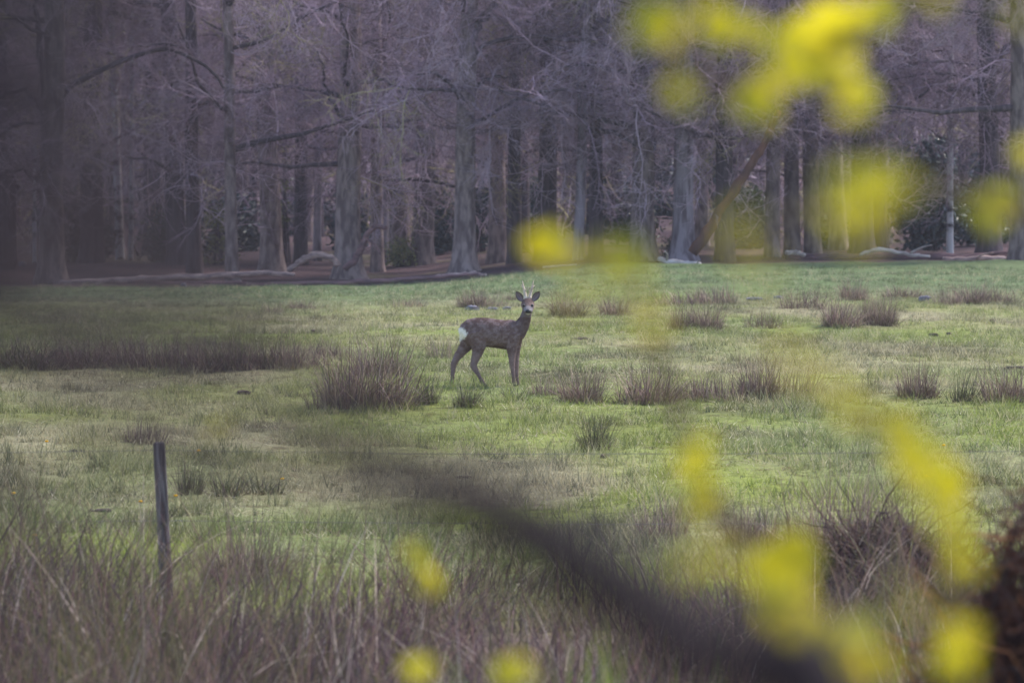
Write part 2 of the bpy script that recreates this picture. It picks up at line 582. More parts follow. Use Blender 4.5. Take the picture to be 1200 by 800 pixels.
def rush(px, py, kind, hpx, wpx=None, label=None, group=None):
    """px, py: photo pixel of the foot; hpx: height in photo pixels"""
    global nrush
    p = ground_hit(px, py)
    hs = {'big': .62, 'mid': .52, 'green': .45, 'small': .34, 'low': .34}[kind]
    s = 1.28 * hpx / FPX * p.y / hs
    r0 = {'big': .5, 'mid': .36, 'green': .32, 'small': .24, 'low': .42}[kind]
    sw = s if wpx is None else 1.22 * (wpx / 2 / FPX * p.y) / r0
    e = link('rush_clump', None, loc=p, rz=RND.random() * 6.28)
    e.scale = (sw, sw, s)
    e.rotation_euler = (RND.gauss(0, .09), RND.gauss(0, .09), RND.random() * 6.28)
    ms = RUSH[kind][nrush % len(RUSH[kind])]
    nrush += 1
    link('upright_stems', ms[0], M['rush'], e)
    link('foot_litter', ms[1], M['rush'], e)
    tag(e, label or 'brown tuft of dry rushes standing in the open pasture', 'rushes', group or 'rush tufts scattered over the pasture')
    return e


rush(432, 476, 'big', 76, 118, 'broad dark rush clump with tall dry stems just behind the deer')
rush(398, 478, 'low', 40, 80, 'low brown rush tuft leaning against the broad dark clump')
rush(445, 440, 'mid', 46, 60, 'tall thin pinkish rush tuft rising behind the broad dark clump')
rush(500, 474, 'green', 38, 34, 'narrow upright green-brown rush tuft between the broad clump and the deer')
rush(546, 478, 'green', 32, 40, "low green rush tuft in front of the deer's hind hooves")
rush(605, 470, 'small', 18, 44, "short grassy green tuft in front of the deer's front hooves")
rush(682, 472, 'mid', 44, 56, 'rounded pale brown rush clump beside the deer, first of the row')
rush(640, 462, 'low', 24, 44, "low brown tuft between the deer's front hooves and the rounded rush clump")
rush(757, 473, 'mid', 52, 76, 'reddish dense rush clump, second of the row beside the deer')
rush(846, 468, 'low', 34, 70, 'loose straggling rush clump, third of the row beside the deer')
rush(815, 466, 'low', 26, 60)
rush(888, 466, 'mid', 54, 50, 'tallest ragged rush clump of the row beside the deer')
rush(925, 464, 'low', 40, 80)
rush(1075, 466, 'mid', 42, 50, 'ragged rush clump at the end of the row with bare stalks')
rush(1130, 470, 'small', 46, 36, 'thin sparse rush tuft of few tall stalks in the row')
rush(1178, 470, 'mid', 42, 60)
rush(1020, 462, 'small', 28, 30)
rush(698, 527, 'green', 44, 46, 'lone green-brown rush tuft in open grass below the row')
rush(655, 548, 'small', 20, 26)
rush(222, 580, 'green', 48, 44, 'dark green rush tuft right behind the fence post')
rush(268, 580, 'small', 34, 60, 'sparse green rush tuft a step beyond the fence post')
rush(310, 578, 'small', 28, 60)
rush(170, 520, 'low', 34, 50)
rush(115, 548, 'small', 26, 30)
# belt of rushes on the far side of the low bank
for i in range(17):
    x = -14 + i * 23 + RND.uniform(-5, 5)
    rush(x, 431 + RND.uniform(-4, 2), RND.choice(['mid', 'low', 'low', 'green']), RND.uniform(24, 42), RND.uniform(40, 80),
         'pinkish brown rush clump in the long belt behind the low bank', 'rushes in the long belt')
# far tufts
for px, py, k, h, wd in [(665, 372, 'mid', 30, 48), (720, 370, 'mid', 26, 38), (835, 356, 'low', 24, 56), (800, 357, 'low', 18, 60), (828, 385, 'mid', 30, 40),
                         (800, 386, 'mid', 30, 36), (895, 384, 'low', 24, 46), (940, 362, 'low', 24, 54), (1000, 352, 'mid', 28, 34), (1030, 382, 'big', 42, 46),
                         (985, 382, 'mid', 34, 48), (1110, 356, 'low', 22, 40), (1138, 356, 'mid', 26, 44), (1170, 354, 'low', 18, 50), (553, 360, 'mid', 24, 34),
                         (575, 360, 'low', 18, 40), (355, 362, 'low', 12, 40), (318, 368, 'low', 14, 30), (480, 360, 'low', 12, 40), (520, 420, 'low', 24, 44),
                         (380, 420, 'low', 22, 60), (1060, 348, 'low', 14, 50), (600, 352, 'low', 10, 20), (370, 375, 'small', 12, 20)]:
    lab = {665: 'golden brown rush clump far out beyond the deer', 720: 'neat rounded rush clump far out beyond the deer',
           1030: 'dense dark reddish rush clump, biggest of the far tufts', 985: 'pale ragged rush clump against the dense dark reddish one'}.get(px)
    rush(px, py, k, h, wd, lab or 'small brown rush tuft far out near the wood', 'small far rush tufts')
# rushes along the fence
for px, py, k, h, wd, lab in [(985, 668, 'big', 110, 130, 'large dark rush clump with tall upright stalks at the fence line'),
                              (1045, 672, 'mid', 74, 90, 'grey-green rush clump leaning beside the large dark one at the fence line'),
                              (775, 640, 'mid', 66, 60, 'straw-coloured rush clump at the fence line behind the dark branch'),
                              (700, 640, 'small', 62, 30, 'few bare upright rush stalks rising from the fence line grass'),
                              (880, 640, 'mid', 50, 70, 'low rush clump next to the large dark one at the fence line'),
                              (60, 690, 'mid', 60, 80, 'thin dry rush clump in the dead grass beside the fence post'),
                              (290, 690, 'big', 80, 110, 'pale bushy rush clump in the dead grass past the fence post')]:
    rush(px, py, k, h, wd, lab, 'rushes along the fence')

# ------------------------------------------------------------------ dead bracken heaps by the fence
def tangle(px, py, wpx, hpx, n, seed, cols, label, D=None):
    p = ground_hit(px, py) if D is None else Vector((at(px, py, D).x, D, gz(at(px, py, D).x, D)))
    g = np.random.default_rng(seed)
    wd, h = wpx / FPX * p.y, hpx / FPX * p.y
    u, v = g.normal(0, .5, n), g.normal(0, .5, n)
    top = h * np.exp(-(u ** 2 + v ** 2) * 1.3) * g.uniform(.25, 1.05, n)
    st = np.stack([u * wd / 2, v * wd / 2, top], -1)
    a = g.random(n) * 6.283
    ln = g.uniform(.12, .4, n)
    d = np.stack([np.cos(a) * ln, np.sin(a) * ln, g.normal(.02, .2, n)], -1)
    sag = np.array([0, 0, -1.])[None] * (g.uniform(0, .16, n))[:, None]
    P = np.stack([st, st + d * .35 + [0, 0, .04], st + d * .7 + sag * .5, st + d + sag], 1)
    R = np.stack([np.full(n, .005), np.full(n, .0045), np.full(n, .0035), np.full(n, .0015)], 1) * g.uniform(.6, 1.5, n)[:, None]
    V, F = tubes(P, R, 3)
    c = np.repeat(cols[g.choice(len(cols), n)] * g.normal(1, .15, n).clip(.5, 1.6)[:, None], 12, axis=0)
    e = link('bracken_heap', None, loc=p)
    link('dead_stalks', mesh('dead_stalks', V, F, c), M['blade'], e)
    mu = []
    na = 14
    for i in range(6):
        rr = (1 - i / 5) ** .6
        mu.append([[math.cos(k / na * 6.283) * wd * .28 * rr, math.sin(k / na * 6.283) * wd * .28 * rr, h * .3 * i / 5 - .05 + .05 * math.sin(k * 2.1 + i)] for k in range(na)])
    mu = np.array(mu)
    idx = np.arange(6 * na).reshape(6, na)
    i2 = np.roll(idx, -1, 1)
    Fm = np.stack([idx[:-1], i2[:-1], i2[1:], idx[1:]], -1).reshape(-1, 4)
    link('matted_core', mesh('matted_core', mu.reshape(-1, 3), Fm), M['soil'], e)
    tag(e, label, 'bracken', 'heaps of dead bracken')


BR = np.array([lin(92, 68, 66), lin(74, 56, 60), lin(120, 92, 82), lin(140, 118, 106)])
tangle(1035, 748, 250, 125, 3000, 5, BR, 'low brown heap of collapsed dead bracken at the fence line')
tangle(1238, 790, 420, 590, 7000, 6, np.array([lin(132, 88, 72), lin(96, 68, 62), lin(160, 112, 80), lin(116, 92, 88)]), 'tall reddish dark stand of dead bracken, much taller than the other heap', 20.0)

# fresh green blades coming up in the dead grass
for cx, cy, D, s in [(690, 830, 17.5, 1), (735, 835, 17, 2), (765, 840, 18, 3), (1015, 845, 18, 4), (660, 850, 18.5, 5)]:
    g = np.random.default_rng(s)
    p = at(cx, cy, D)
    p.z = gz(p.x, p.y)
    keepr, RNG = RNG, g
    n = 26
    B = np.stack([g.normal(0, .07, n), g.normal(0, .07, n), np.full(n, -.02)], -1)
    hh = at(cx, 735, D).z - p.z
    V, F, t = ribbons(B, hh * g.uniform(.6, 1.1, n), g.random(n) * 6.283, g.uniform(.02, .14, n), g.gamma(1.4, .1, n), g.uniform(.010, .018, n), 5)
    RNG = keepr
    c = np.repeat(np.array([lin(120, 150, 40), lin(104, 136, 48), lin(146, 164, 66)])[g.choice(3, n)], 10, axis=0)
    o = link('green_grass_tuft', mesh('green_grass_tuft', V, F, c), M['blade'], loc=p)
    tag(o, 'fresh bright green grass tuft growing through the dead grass', 'grass tuft', 'fresh green tufts')

# ------------------------------------------------------------------ fence
FD = 41.0
fence = link('wire_fence', None, loc=(at(196, 700, FD).x, FD, 0))
tag(fence, 'weathered grey wooden stock fence post carrying thin slack wires', 'fence')
f0 = fence.location


def post_mesh(h, seed):
    g = np.random.default_rng(seed)
    prof = np.array([[-1, -.8], [-.75, -1], [.7, -1], [1, -.72], [1, .7], [.74, 1], [-.7, 1], [-1, .75]]) * .037
    Vs = []
    zs = [-.4, 0, .3, .6, .9, h - .012, h]
    for k, z in enumerate(zs):
        s = (1.08 - .1 * k / 6) * (.8 if k == 6 else 1)
        Vs.append(np.c_[prof * s * (1 + g.normal(0, .03, (8, 1))), np.full(8, z + (g.normal(0, .004) if k == 6 else 0))])
    Vs.append(np.c_[prof * .05, np.full(8, h + .002)])
    A = np.array(Vs)
    idx = np.arange(A.shape[0] * 8).reshape(-1, 8)
    i2 = np.roll(idx, -1, 1)
    return mesh('post', A.reshape(-1, 3), np.stack([idx[:-1], i2[:-1], i2[1:], idx[1:]], -1).reshape(-1, 4), smooth=False)


top = at(190, 518, FD)
zpost = gz(f0.x, FD)
for k, dx in enumerate((-6.2, 0, 6.4)):
    zz = gz(f0.x + dx, FD)
    o = link('post', post_mesh(top.z - zpost, k), M['post'], fence, loc=(dx, 0, zz))
    o.rotation_euler = (.02, -.055 if k == 1 else .03, .3)
for py, rr in ((527, .002), (609, .002)):
    z = at(190, py, FD).z
    P = []
    for dx in np.linspace(-6.2, 6.4, 41):
        sag = .05 * (1 - ((dx % 6.3) / 3.15 - 1) ** 2)
        P.append([dx - .03, -.047, z - sag * .5 + gz(f0.x + dx, FD) * .0])
    V, F = tubes(np.array([P]), np.full((1, 41), rr), 5)
    link('wire', mesh('wire', V, F), M['wire'], fence)
    # staple that holds the wire
    zc = z
    V, F = tubes(np.array([[[-.045, -.040, zc + .012], [-.045, -.054, zc + .006], [-.045, -.054, zc - .006], [-.045, -.040, zc - .012]]]), np.full((1, 4), .002), 5)
    link('staple', mesh('staple', V, F), M['wire'], fence)

# ------------------------------------------------------------------ stones, clods, dandelions
def lump(name, px, py, wpx, hpx, mat, label, cat, group, seed):
    p = ground_hit(px, py)
    g = np.random.default_rng(seed)
    wd, h = .8 * wpx / FPX * p.y, .62 * hpx / FPX * p.y
    na, nr = 12, 7
    A = []
    for i in range(nr):
        f = i / (nr - 1)
        rr = math.cos(f * math.pi / 2) ** .45
        A.append([[math.cos(a) * wd / 2 * rr * (1 + .22 * g.normal()), math.sin(a) * wd * .4 * rr * (1 + .2 * g.normal()), h * math.sin(f * math.pi / 2) * (1 + .08 * g.normal()) - .04 * (i == 0)] for a in np.linspace(0, 6.283, na, endpoint=False)])
    idx = np.arange(nr * na).reshape(nr, na)
    i2 = np.roll(idx, -1, 1)
    o = link(name, mesh(name, np.array(A).reshape(-1, 3), np.stack([idx[:-1], i2[:-1], i2[1:], idx[1:]], -1).reshape(-1, 4)), mat, loc=p, rz=0)
    tag(o, label, cat, group)


for i, (px, py, a, b, lab) in enumerate([(553, 363, 20, 8, 'bluish grey stone lying at the foot of the far rush tufts beyond the deer'), (577, 363, 16, 5, None), (594, 363, 12, 4, None),
                                    (884, 352, 26, 6, None), (912, 350, 14, 5, None), (1083, 352, 18, 7, None), (215, 335, 8, 5, None), (26, 312, 12, 9, 'pale bluish stone at the very edge of the wood beside the big old tree')]):
    lump('field_stone', px, py, a, b, M['stone'], lab or 'small bluish grey field stone lying in the far pasture', 'stone', 'field stones', i)
for i, (px, py, a, b, lab) in enumerate([(710, 537, 16, 6, 'dark crumbly earth clod below the lone rush tuft'), (1163, 378, 10, 6, None), (1094, 393, 14, 4, None), (1112, 392, 8, 4, None), (680, 398, 26, 4, None), (285, 463, 20, 7, None), (368, 390, 12, 6, None), (1190, 432, 34, 5, None), (545, 560, 22, 4, None), (90, 530, 22, 6, None), (120, 600, 26, 6, None)]):
    lump('earth_clod', px, py, a, b, M['soil'], lab or 'dark earth clod thrown up in the grazed turf', 'clod', 'earth clods in the turf', i + 40)

hv = []
for px, py in [(164, 600), (54, 528), (15, 590), (232, 540), (330, 572), (1085, 570), (1105, 532), (205, 593), (40, 640)]:
    p = ground_hit(px, py)
    e = link('dandelion', None, loc=p)
    e.scale = (.75, .75, .75)
    V, F = tubes(np.array([[[0, 0, -.01], [.004, 0, .05], [.008, 0, .1]]]), np.full((1, 3), .0025), 5)
    link('stem', mesh('stem', V, F), M['green_stem'], e)
    A = []
    for r, z in ((.004, .098), (.014, .1), (.023, .108), (.02, .116), (.009, .121), (.001, .122)):
        A.append([[.008 + r * (1 + .12 * (k % 2)) * math.cos(k / 14 * 6.283), r * (1 + .12 * (k % 2)) * math.sin(k / 14 * 6.283), z] for k in range(14)])
    idx = np.arange(6 * 14).reshape(6, 14)
    i2 = np.roll(idx, -1, 1)
    link('flower_head', mesh('flower_head', np.array(A).reshape(-1, 3), np.stack([idx[:-1], i2[:-1], i2[1:], idx[1:]], -1).reshape(-1, 4)), M['dandelion'], e)
    tag(e, 'yellow dandelion flower standing in the short turf', 'dandelion', 'dandelions in the turf')

# ------------------------------------------------------------------ trees
def spray(seed, L=2.3, nsec=13, nter=4, rb=.017):
    """a bare branchlet with its side twigs, growing along +X: list of (path, radii)"""
    g = np.random.default_rng(seed)
    out = []

    def wob(p0, d, ln, k, sag, w):
        P = [np.array(p0)]
        d = d / np.linalg.norm(d)
        for i in range(k):
            d = d + g.normal(0, w, 3) + np.array([0, 0, -sag])
            d = d / np.linalg.norm(d)
            P.append(P[-1] + d * ln / k)
        return np.array(P)
    main = wob([0, 0, 0], np.array([1, 0, .45]), L, 6, .15, .2)
    out.append((main, np.linspace(rb, rb * .25, 7)))
    for j in range(nsec):
        f = .12 + .86 * j / nsec
        i = int(f * 6)
        p = main[i] + (main[i + 1] - main[i]) * (f * 6 - i)
        ax = main[i + 1] - main[i]
        sd = np.array([g.normal(0, .6), (1 if j % 2 else -1) * g.uniform(.2, 1.2), g.normal(-.2, .9)])
        s = wob(p, ax / np.linalg.norm(ax) * .7 + sd, L * g.uniform(.22, .5) * (1.15 - .5 * f), 3, .12, .25)
        out.append((s, np.linspace(rb * .42, rb * .2, 4)))
        for q in range(nter):
            h = g.uniform(.2, 1)
            i3 = min(int(h * 3), 2)
            p3 = s[i3] + (s[i3 + 1] - s[i3]) * (h * 3 - i3)
            t3 = wob(p3, (s[i3 + 1] - s[i3]) * 2 + g.normal(0, .35, 3), L * g.uniform(.08, .24), 2, .15, .3)
            out.append((t3, np.linspace(rb * .24, rb * .13, 3)))
    parts = []
    for K in (7, 4, 3):
        sel = [(p, r) for p, r in out if len(p) == K]
        parts.append(tubes(np.array([p for p, r in sel]), np.array([r for p, r in sel]), 3))
    return merge(parts)


SPR = [spray(s, 2.3, 14, 5) for s in range(8)]
SPL = [spray(20 + s, 2.6, 9, 3, .024) for s in range(4)]


def place(sp, p, az, pitch, roll, s):
    V, F = sp
    m = Matrix.Rotation(az, 3, 'Z') @ Matrix.Rotation(-pitch, 3, 'Y') @ Matrix.Rotation(roll, 3, 'X')
    return V @ np.array(m).T * s + np.array(p), F


TW = [lin(180, 158, 172), lin(150, 126, 142), lin(162, 150, 112), lin(112, 92, 100)]


def crown_template(seed, n, sprays, zlo, zhi, rlimb, nl, limbs_inside):
    """limb paths and twig mesh of one tree kind, about a trunk on the Z axis"""
    g = np.random.default_rng(seed)
    limbs, starts = [], []
    for i in range(nl):
        z = zlo + (zhi - zlo) * (i + g.random()) / nl
        az = g.random() * 6.283
        ln = g.uniform(.5, 1) * rlimb
        d = np.array([math.cos(az), math.sin(az), g.uniform(.0, .5)])
        P = [np.array([0, 0, z])]
        for k in range(6):
            d = d + np.array([*g.normal(0, .2, 2), g.normal(-.03, .16)])
            d /= np.linalg.norm(d)
            P.append(P[-1] + d * ln / 6)
        limbs.append((np.array(P), np.linspace(g.uniform(.05, .09), .02, 7)))
        for k in range(2, 7):
            starts.append((P[k], math.atan2(d[1], d[0])))
    parts, cols = [], []
    for i in range(n):
        if i % 3:
            p, az = starts[g.integers(len(starts))]
            az = az + g.normal(0, 1.1)
        else:
            p, az = np.array([0, 0, g.uniform(zlo, zhi)]), g.random() * 6.283
        V, F = place(sprays[g.integers(len(sprays))], p, az, g.normal(-.12, .6), g.random() * 6.283, g.uniform(.6, 1.25))
        parts.append((V, F))
        c = TW[g.choice(4, p=[.36, .34, .09, .21])] * g.uniform(.75, 1.25)
        cols.append(np.broadcast_to(c, V.shape))
    if limbs_inside:
        for P, R in limbs:
            V, F = tubes(P[None], R[None], 5)
            parts.append((V, F))
            cols.append(np.broadcast_to(lin(80, 70, 74), V.shape))
    V, F = merge(parts)
    crown = mesh('crown', V, F, np.concatenate(cols))
    lm = []
    if not limbs_inside:
        for P, R in limbs:
            V, F = tubes(P[None], R[None], 7)
            lm.append(mesh('limb', V, F))
    return crown, lm


EDGE_T = [crown_template(200 + s, 98, SPR, 2.6, 8.8, 3.8, 8, False) for s in range(5)]
DEEP_T = [crown_template(300 + s, 30, SPL, 1.8, 11, 3.0, 7, True) for s in range(5)]
CROWN_N = 0


def trunk_mesh(r, h, lean, seed, flare=1.0, S=12):
    g = np.random.default_rng(seed)
    zs = np.array([-.3, 0, .12, .3, .6, 1.0, 1.6, 2.4, 3.4, 4.6, 6, 7.6, 9.5, 12, 15, 18]) * h / 18
    ph, A = g.random(4) * 6.283, []
    off = np.zeros(2)
    for z in zs:
        off = np.array([lean[0] * z, lean[1] * z]) + .03 * r * np.array([math.sin(z * .9 + ph[0]), math.cos(z * .8 + ph[1])]) * min(z, 6)
        base = r * (1 - .62 * max(z, 0) / h)
        fl = flare * .5 * math.exp(-max(z, 0) / .32) * r
        ring = []
        for k in range(S):
            a = k / S * 6.283
            lobes = .5 + .6 * math.sin(a * 3 + ph[2]) * math.sin(a * 2 + ph[3])
            rr = base * (1 + .05 * math.sin(3 * a + z * .7 + ph[1])) + fl * (.5 + lobes)
            ring.append([off[0] + rr * math.cos(a), off[1] + rr * math.sin(a), z])
        A.append(ring)
    A = np.array(A)
    idx = np.arange(len(zs) * S).reshape(-1, S)
    i2 = np.roll(idx, -1, 1)
    return mesh('trunk', A.reshape(-1, 3), np.stack([idx[:-1], i2[:-1], i2[1:], idx[1:]], -1).reshape(-1, 4))


def tree(p, r, h, mat, label, name='tree', group=None, lean=(0, 0), edge=True, crown=True, limbs=(), seed=0, zoff=0., flare=1.):
    global CROWN_N
    e = link(name, None, loc=p)
    link('trunk', trunk_mesh(r, h, lean, seed, flare, 14 if edge else 9), mat, e)
    if crown:
        tp = (EDGE_T if edge else DEEP_T)
        c, lm = tp[CROWN_N % len(tp)]
        CROWN_N += 1
        rz = RND.random() * 6.283
        s = RND.uniform(.85, 1.15)
        o = link('crown', c, M['twig'], e, loc=(lean[0] * 5, lean[1] * 5, zoff), rz=rz)
        o.scale = (s, s, s)
        for m in lm:
            o = link('limb', m, M['bark_dark'], e, loc=(lean[0] * 5, lean[1] * 5, zoff), rz=rz)
            o.scale = (s, s, s)
    for pts, rad in limbs:
        P = smoothpath([Vector(q) - Vector(p) for q in pts], 14)
        P[1:-1] += np.random.default_rng(seed).normal(0, .03, (12, 3))
        V, F = tubes(P[None], np.linspace(rad, rad * .4, 14)[None], 8)
        link('limb', mesh('limb', V, F), M['bark_dark'], e)
    tag(e, label, 'tree', group)
    return e


def edge_tree(px, py, wpx, mat, label, lean=0., limbs=(), crown=True, h=17, name='tree', flare=1., D=None, zoff=0., group=None):
    """px, py: photo pixel of the foot of the trunk, wpx its width above the flare"""
    p = ground_hit(px, py) if D is None else Vector((ray(px, py).x * D, D, gz(ray(px, py).x * D, D)))
    r = wpx / 2 / FPX * p.y
    ls = []
    for pts, w_ in limbs:
        k = len(pts)
        dd = RND.uniform(-1, .4)
        ls.append(([at(x, y, p.y + dd * i / (k - 1)) for i, (x, y) in enumerate(pts)], w_ / 2 / FPX * p.y))
    lean = lean or RND.gauss(0, .012)
    return tree(p, r, h, mat, label, name, group, (lean, RND.gauss(0, .015)), True, crown, ls, int(px * 7 + wpx), zoff, flare)


edge_tree(60, 332, 30, M['bark'], 'big old tree at the wood edge with long arching limb', limbs=[
    ([(66, 130), (84, 100), (122, 84), (165, 64), (205, 61), (240, 78), (262, 104)], 8), ([(55, 150), (44, 125), (24, 106), (-6, 118)], 7),
    ([(55, 230), (44, 214), (22, 200), (-4, 208)], 6), ([(58, 160), (46, 60), (40, -10)], 10)])
edge_tree(208, 310, 23, M['bark_dark'], 'dark straight trunk behind the big old tree by the birches', flare=.6)
edge_tree(272, 331, 15, M['bark'], 'slender pale-footed trunk standing at the long fallen log', flare=.8)
edge_tree(318, 322, 26, M['bark'], 'stout grey trunk with a dark root plate beside the arched dead branch', flare=1.1)
edge_tree(408, 327, 31, M['bark'], 'thick grey trunk with flared foot in front of the arched dead branch', limbs=[([(420, 96), (445, 94), (462, 102), (478, 122)], 6), ([(400, 140), (385, 110), (372, 60)], 5)])
edge_tree(494, 310, 26, M['bark'], 'wide-footed trunk set back between two stout edge trees')
edge_tree(543, 320, 26, M['bark'], 'pale-footed leaning trunk behind the deer with a long crooked limb', lean=.02, limbs=[
    ([(552, 70), (570, 52), (616, 42), (650, 46), (700, 50), (725, 68), (742, 92)], 6), ([(552, 110), (570, 93), (595, 90)], 6), ([(550, 60), (566, 24), (590, -8)], 8)], flare=1.2)
edge_tree(583, 308, 21, M['bark'], 'grey trunk, nearer one of a close pair behind the deer', flare=.5)
edge_tree(603, 308, 17, M['bark_dark'], 'dark thin trunk, other one of the close pair behind the deer', flare=.5)
edge_tree(640, 304, 24, M['bark_dark'], 'dark trunk standing past the close pair', flare=.5)
edge_tree(678, 304, 13, M['bark_pale'], 'slim smooth pale grey trunk behind the yellow leaves', flare=.4)
edge_tree(699, 302, 17, M['bark_dark'], 'purplish dark trunk beside the slim pale one', flare=.4)
edge_tree(752, 306, 28, M['bark'], 'thick mossy trunk between the slim pale trunk and the leaning dead one', limbs=[([(762, 150), (768, 165), (764, 182), (774, 200)], 5)])
edge_tree(800, 306, 25, M['bark_pale'], 'pale thick trunk with a dark hollow at its foot by the leaning dead trunk', flare=1.3)
edge_tree(905, 302, 18, M['bark'], 'grey trunk, first of three close trunks behind the dark fallen log', flare=.4)
edge_tree(928, 300, 19, M['bark'], 'grey trunk, middle of three close trunks behind the dark fallen log', flare=.4)
edge_tree(952, 300, 20, M['bark'], 'grey trunk, last of three close trunks behind the dark fallen log', flare=.4)
edge_tree(1010, 300, 26, M['bark_dark'], 'dark trunk behind the bleached branch on the fallen log', limbs=[([(1030, 70), (1055, 60), (1090, 58), (1122, 62)], 5)])
edge_tree(1160, 302, 26, M['bark_dark'], 'dark trunk past the holly with level limbs', limbs=[([(1150, 112), (1130, 104), (1105, 108), (1080, 92)], 6), ([(1165, 70), (1185, 50), (1210, 44)], 6)])
edge_tree(1195, 304, 22, M['bark'], 'stout trunk past the dark one with level limbs')
edge_tree(8, 316, 15, M['bark_dark'], 'dark trunk at the wood edge beyond the big old tree', flare=.5)
edge_tree(108, 308, 28, M['bark_dark'], 'thick dark trunk right behind the birches', flare=.5)
edge_tree(850, 306, 22, M['bark_dark'], 'dark trunk behind the leaning dead trunk', flare=.5)
edge_tree(352, 310, 16, M['bark_dark'], 'dark trunk behind the arched dead branch', flare=.5)
edge_tree(450, 308, 11, M['bark_pale'], 'thin pale trunk set back beside the thick flared trunk', flare=.3)
edge_tree(372, 306, 10, M['bark_pale'], 'thin pale trunk behind the thick flared trunk', flare=.3)
# birches
edge_tree(141, 304, 10, M['birch'], 'white-barked birch leaning beside the big old tree', lean=-.035, name='birch_tree', flare=.3, h=14, zoff=3)
edge_tree(153, 305, 6, M['birch'], 'thin young birch next to the leaning white one', lean=.012, name='birch_tree', flare=.3, h=12, zoff=3)
edge_tree(40, 308, 5, M['birch'], 'very thin pale birch stem behind the big old tree', lean=.01, name='birch_tree', flare=.3, h=12, zoff=3)
edge_tree(1113, 300, 8, M['birch'], 'thin white birch stem rising out of the dark holly', lean=.004, name='birch_tree', flare=.3, h=14, zoff=3)

# leaning dead trunk and fallen wood
def log(name, pts, widths, D, mat, label, n=22, side=(), group=None, cat='log', S=10, rest=True):
    """fallen wood: photo pixels of its run, at the depth of the ground it lies on"""
    W = []
    for x, y in pts:
        W.append(at(x, y, D))
    P = smoothpath(W, n)
    g = np.random.default_rng(int(pts[0][0]))
    R = np.interp(np.linspace(0, 1, n), np.linspace(0, 1, len(widths)), widths) / 2 / FPX * D * (1 + .07 * g.normal(size=n))
    P += g.normal(0, .012, P.shape)
    if rest:
        for i in range(n):
            P[i, 2] = max(P[i, 2], gz(P[i, 0], P[i, 1]) + R[i] * .55)
    base = P[0].copy()
    e = link(name, None, loc=base)
    V, F = tube_caps(list(P - base), R, S)
    link('stem', mesh('stem', V, F), mat, e)
    for sp, w0 in side:
        Q = smoothpath([at(x, y, D - .2 * i) for i, (x, y) in enumerate(sp)], 12)
        V, F = tube_caps(list(Q - base), np.linspace(w0, w0 * .35, 12) / 2 / FPX * D, 7)
        link('side_branch', mesh('side_branch', V, F), mat, e)
    tag(e, label, cat, group)


log('leaning_trunk', [(812, 296), (840, 254), (868, 212), (893, 172), (912, 130)], [14, 12, 11, 9, 7], 134.5, M['red_bark'], 'reddish dead trunk leaning at a slant against the trees', rest=False, cat='dead tree')
log('fallen_log', [(70, 333), (150, 328), (215, 325), (300, 321), (345, 322)], [8, 9, 8, 7, 5], 134, M['log'], 'long pale fallen trunk lying along the wood edge', n=30)
log('fallen_log', [(150, 336), (260, 336), (350, 333), (430, 330), (505, 325), (560, 320)], [3, 5, 6, 6, 5, 3], 132.5, M['log_dark'], 'thin purplish fallen pole lying along the grass margin', n=34)
log('dead_branch', [(338, 318), (352, 306), (370, 299), (388, 302), (396, 312)], [7, 8, 9, 8, 8], 138, M['log'], 'arched pale dead branch propped behind the thick flared trunk', n=20, cat='branch')
log('dead_branch', [(404, 316), (420, 300), (428, 278), (440, 266), (452, 268)], [8, 8, 7, 6, 4], 137.5, M['log_dark'], 'hooked dead branch rising behind the thick flared trunk', side=[([(428, 280), (438, 285), (446, 298)], 4)], cat='branch')
log('fallen_log', [(500, 327), (530, 322), (556, 320), (570, 324)], [4, 5, 5, 4], 133, M['log'], 'short crooked pale branch lying at the foot of the leaning trunk', cat='branch')
log('fallen_log', [(920, 300), (960, 302), (1040, 303), (1110, 304), (1215, 300)], [8, 9, 10, 9, 8], 139, M['log_dark'], 'long dark fallen trunk lying along the wood edge', n=30, side=[([(1150, 300), (1175, 296), (1205, 299)], 6)])
log('fallen_log', [(1105, 309), (1140, 306), (1180, 307), (1225, 305)], [5, 7, 7, 6], 137, M['log'], 'pale brown fallen trunk lying in front of the long dark one', n=20, side=[([(1140, 306), (1150, 299), (1164, 296)], 3)])
log('bleached_branch', [(1008, 298), (1030, 292), (1058, 297), (1090, 301)], [4, 6, 5, 3], 138, M['bleached'], 'bleached white forked branch lying on the dark fallen trunk', side=[([(1066, 297), (1080, 290), (1092, 287)], 3)], cat='branch')
log('bleached_branch', [(920, 297), (932, 296), (942, 299)], [5, 6, 5], 138, M['bleached'], 'short bleached stub lying on the end of the dark fallen trunk', cat='branch')
log('bleached_branch', [(772, 304), (790, 309), (806, 316), (820, 326)], [6, 8, 6, 4], 134, M['bleached'], 'pale rotten branch with prongs at the foot of the thick pale trunk', side=[([(781, 306), (782, 299), (779, 294)], 4), ([(812, 318), (816, 310), (819, 305)], 3)], cat='branch')
log('bleached_branch', [(636, 323), (655, 320), (676, 322)], [2.5, 3, 2], 133, M['bleached'], 'thin bleached stick lying in the grass under the yellow leaves', cat='branch')
log('dead_branch', [(975, 165), (985, 178), (1000, 184), (1012, 176)], [3, 3, 3, 2], 142, M['bleached'], 'pale crooked broken branch hung up in the twigs', rest=False, cat='branch')
log('dead_branch', [(683, 62), (692, 80), (702, 98)], [3, 3, 2], 140, M['red_bark'], 'reddish torn branch hanging in the twigs below the crooked limb', rest=False, cat='branch')
log('dead_branch', [(1076, -4), (1080, 40), (1086, 68), (1106, 98)], [4, 5, 4, 3], 141, M['bark_pale'], 'pale bent branch hanging high above the holly', rest=False, cat='branch')

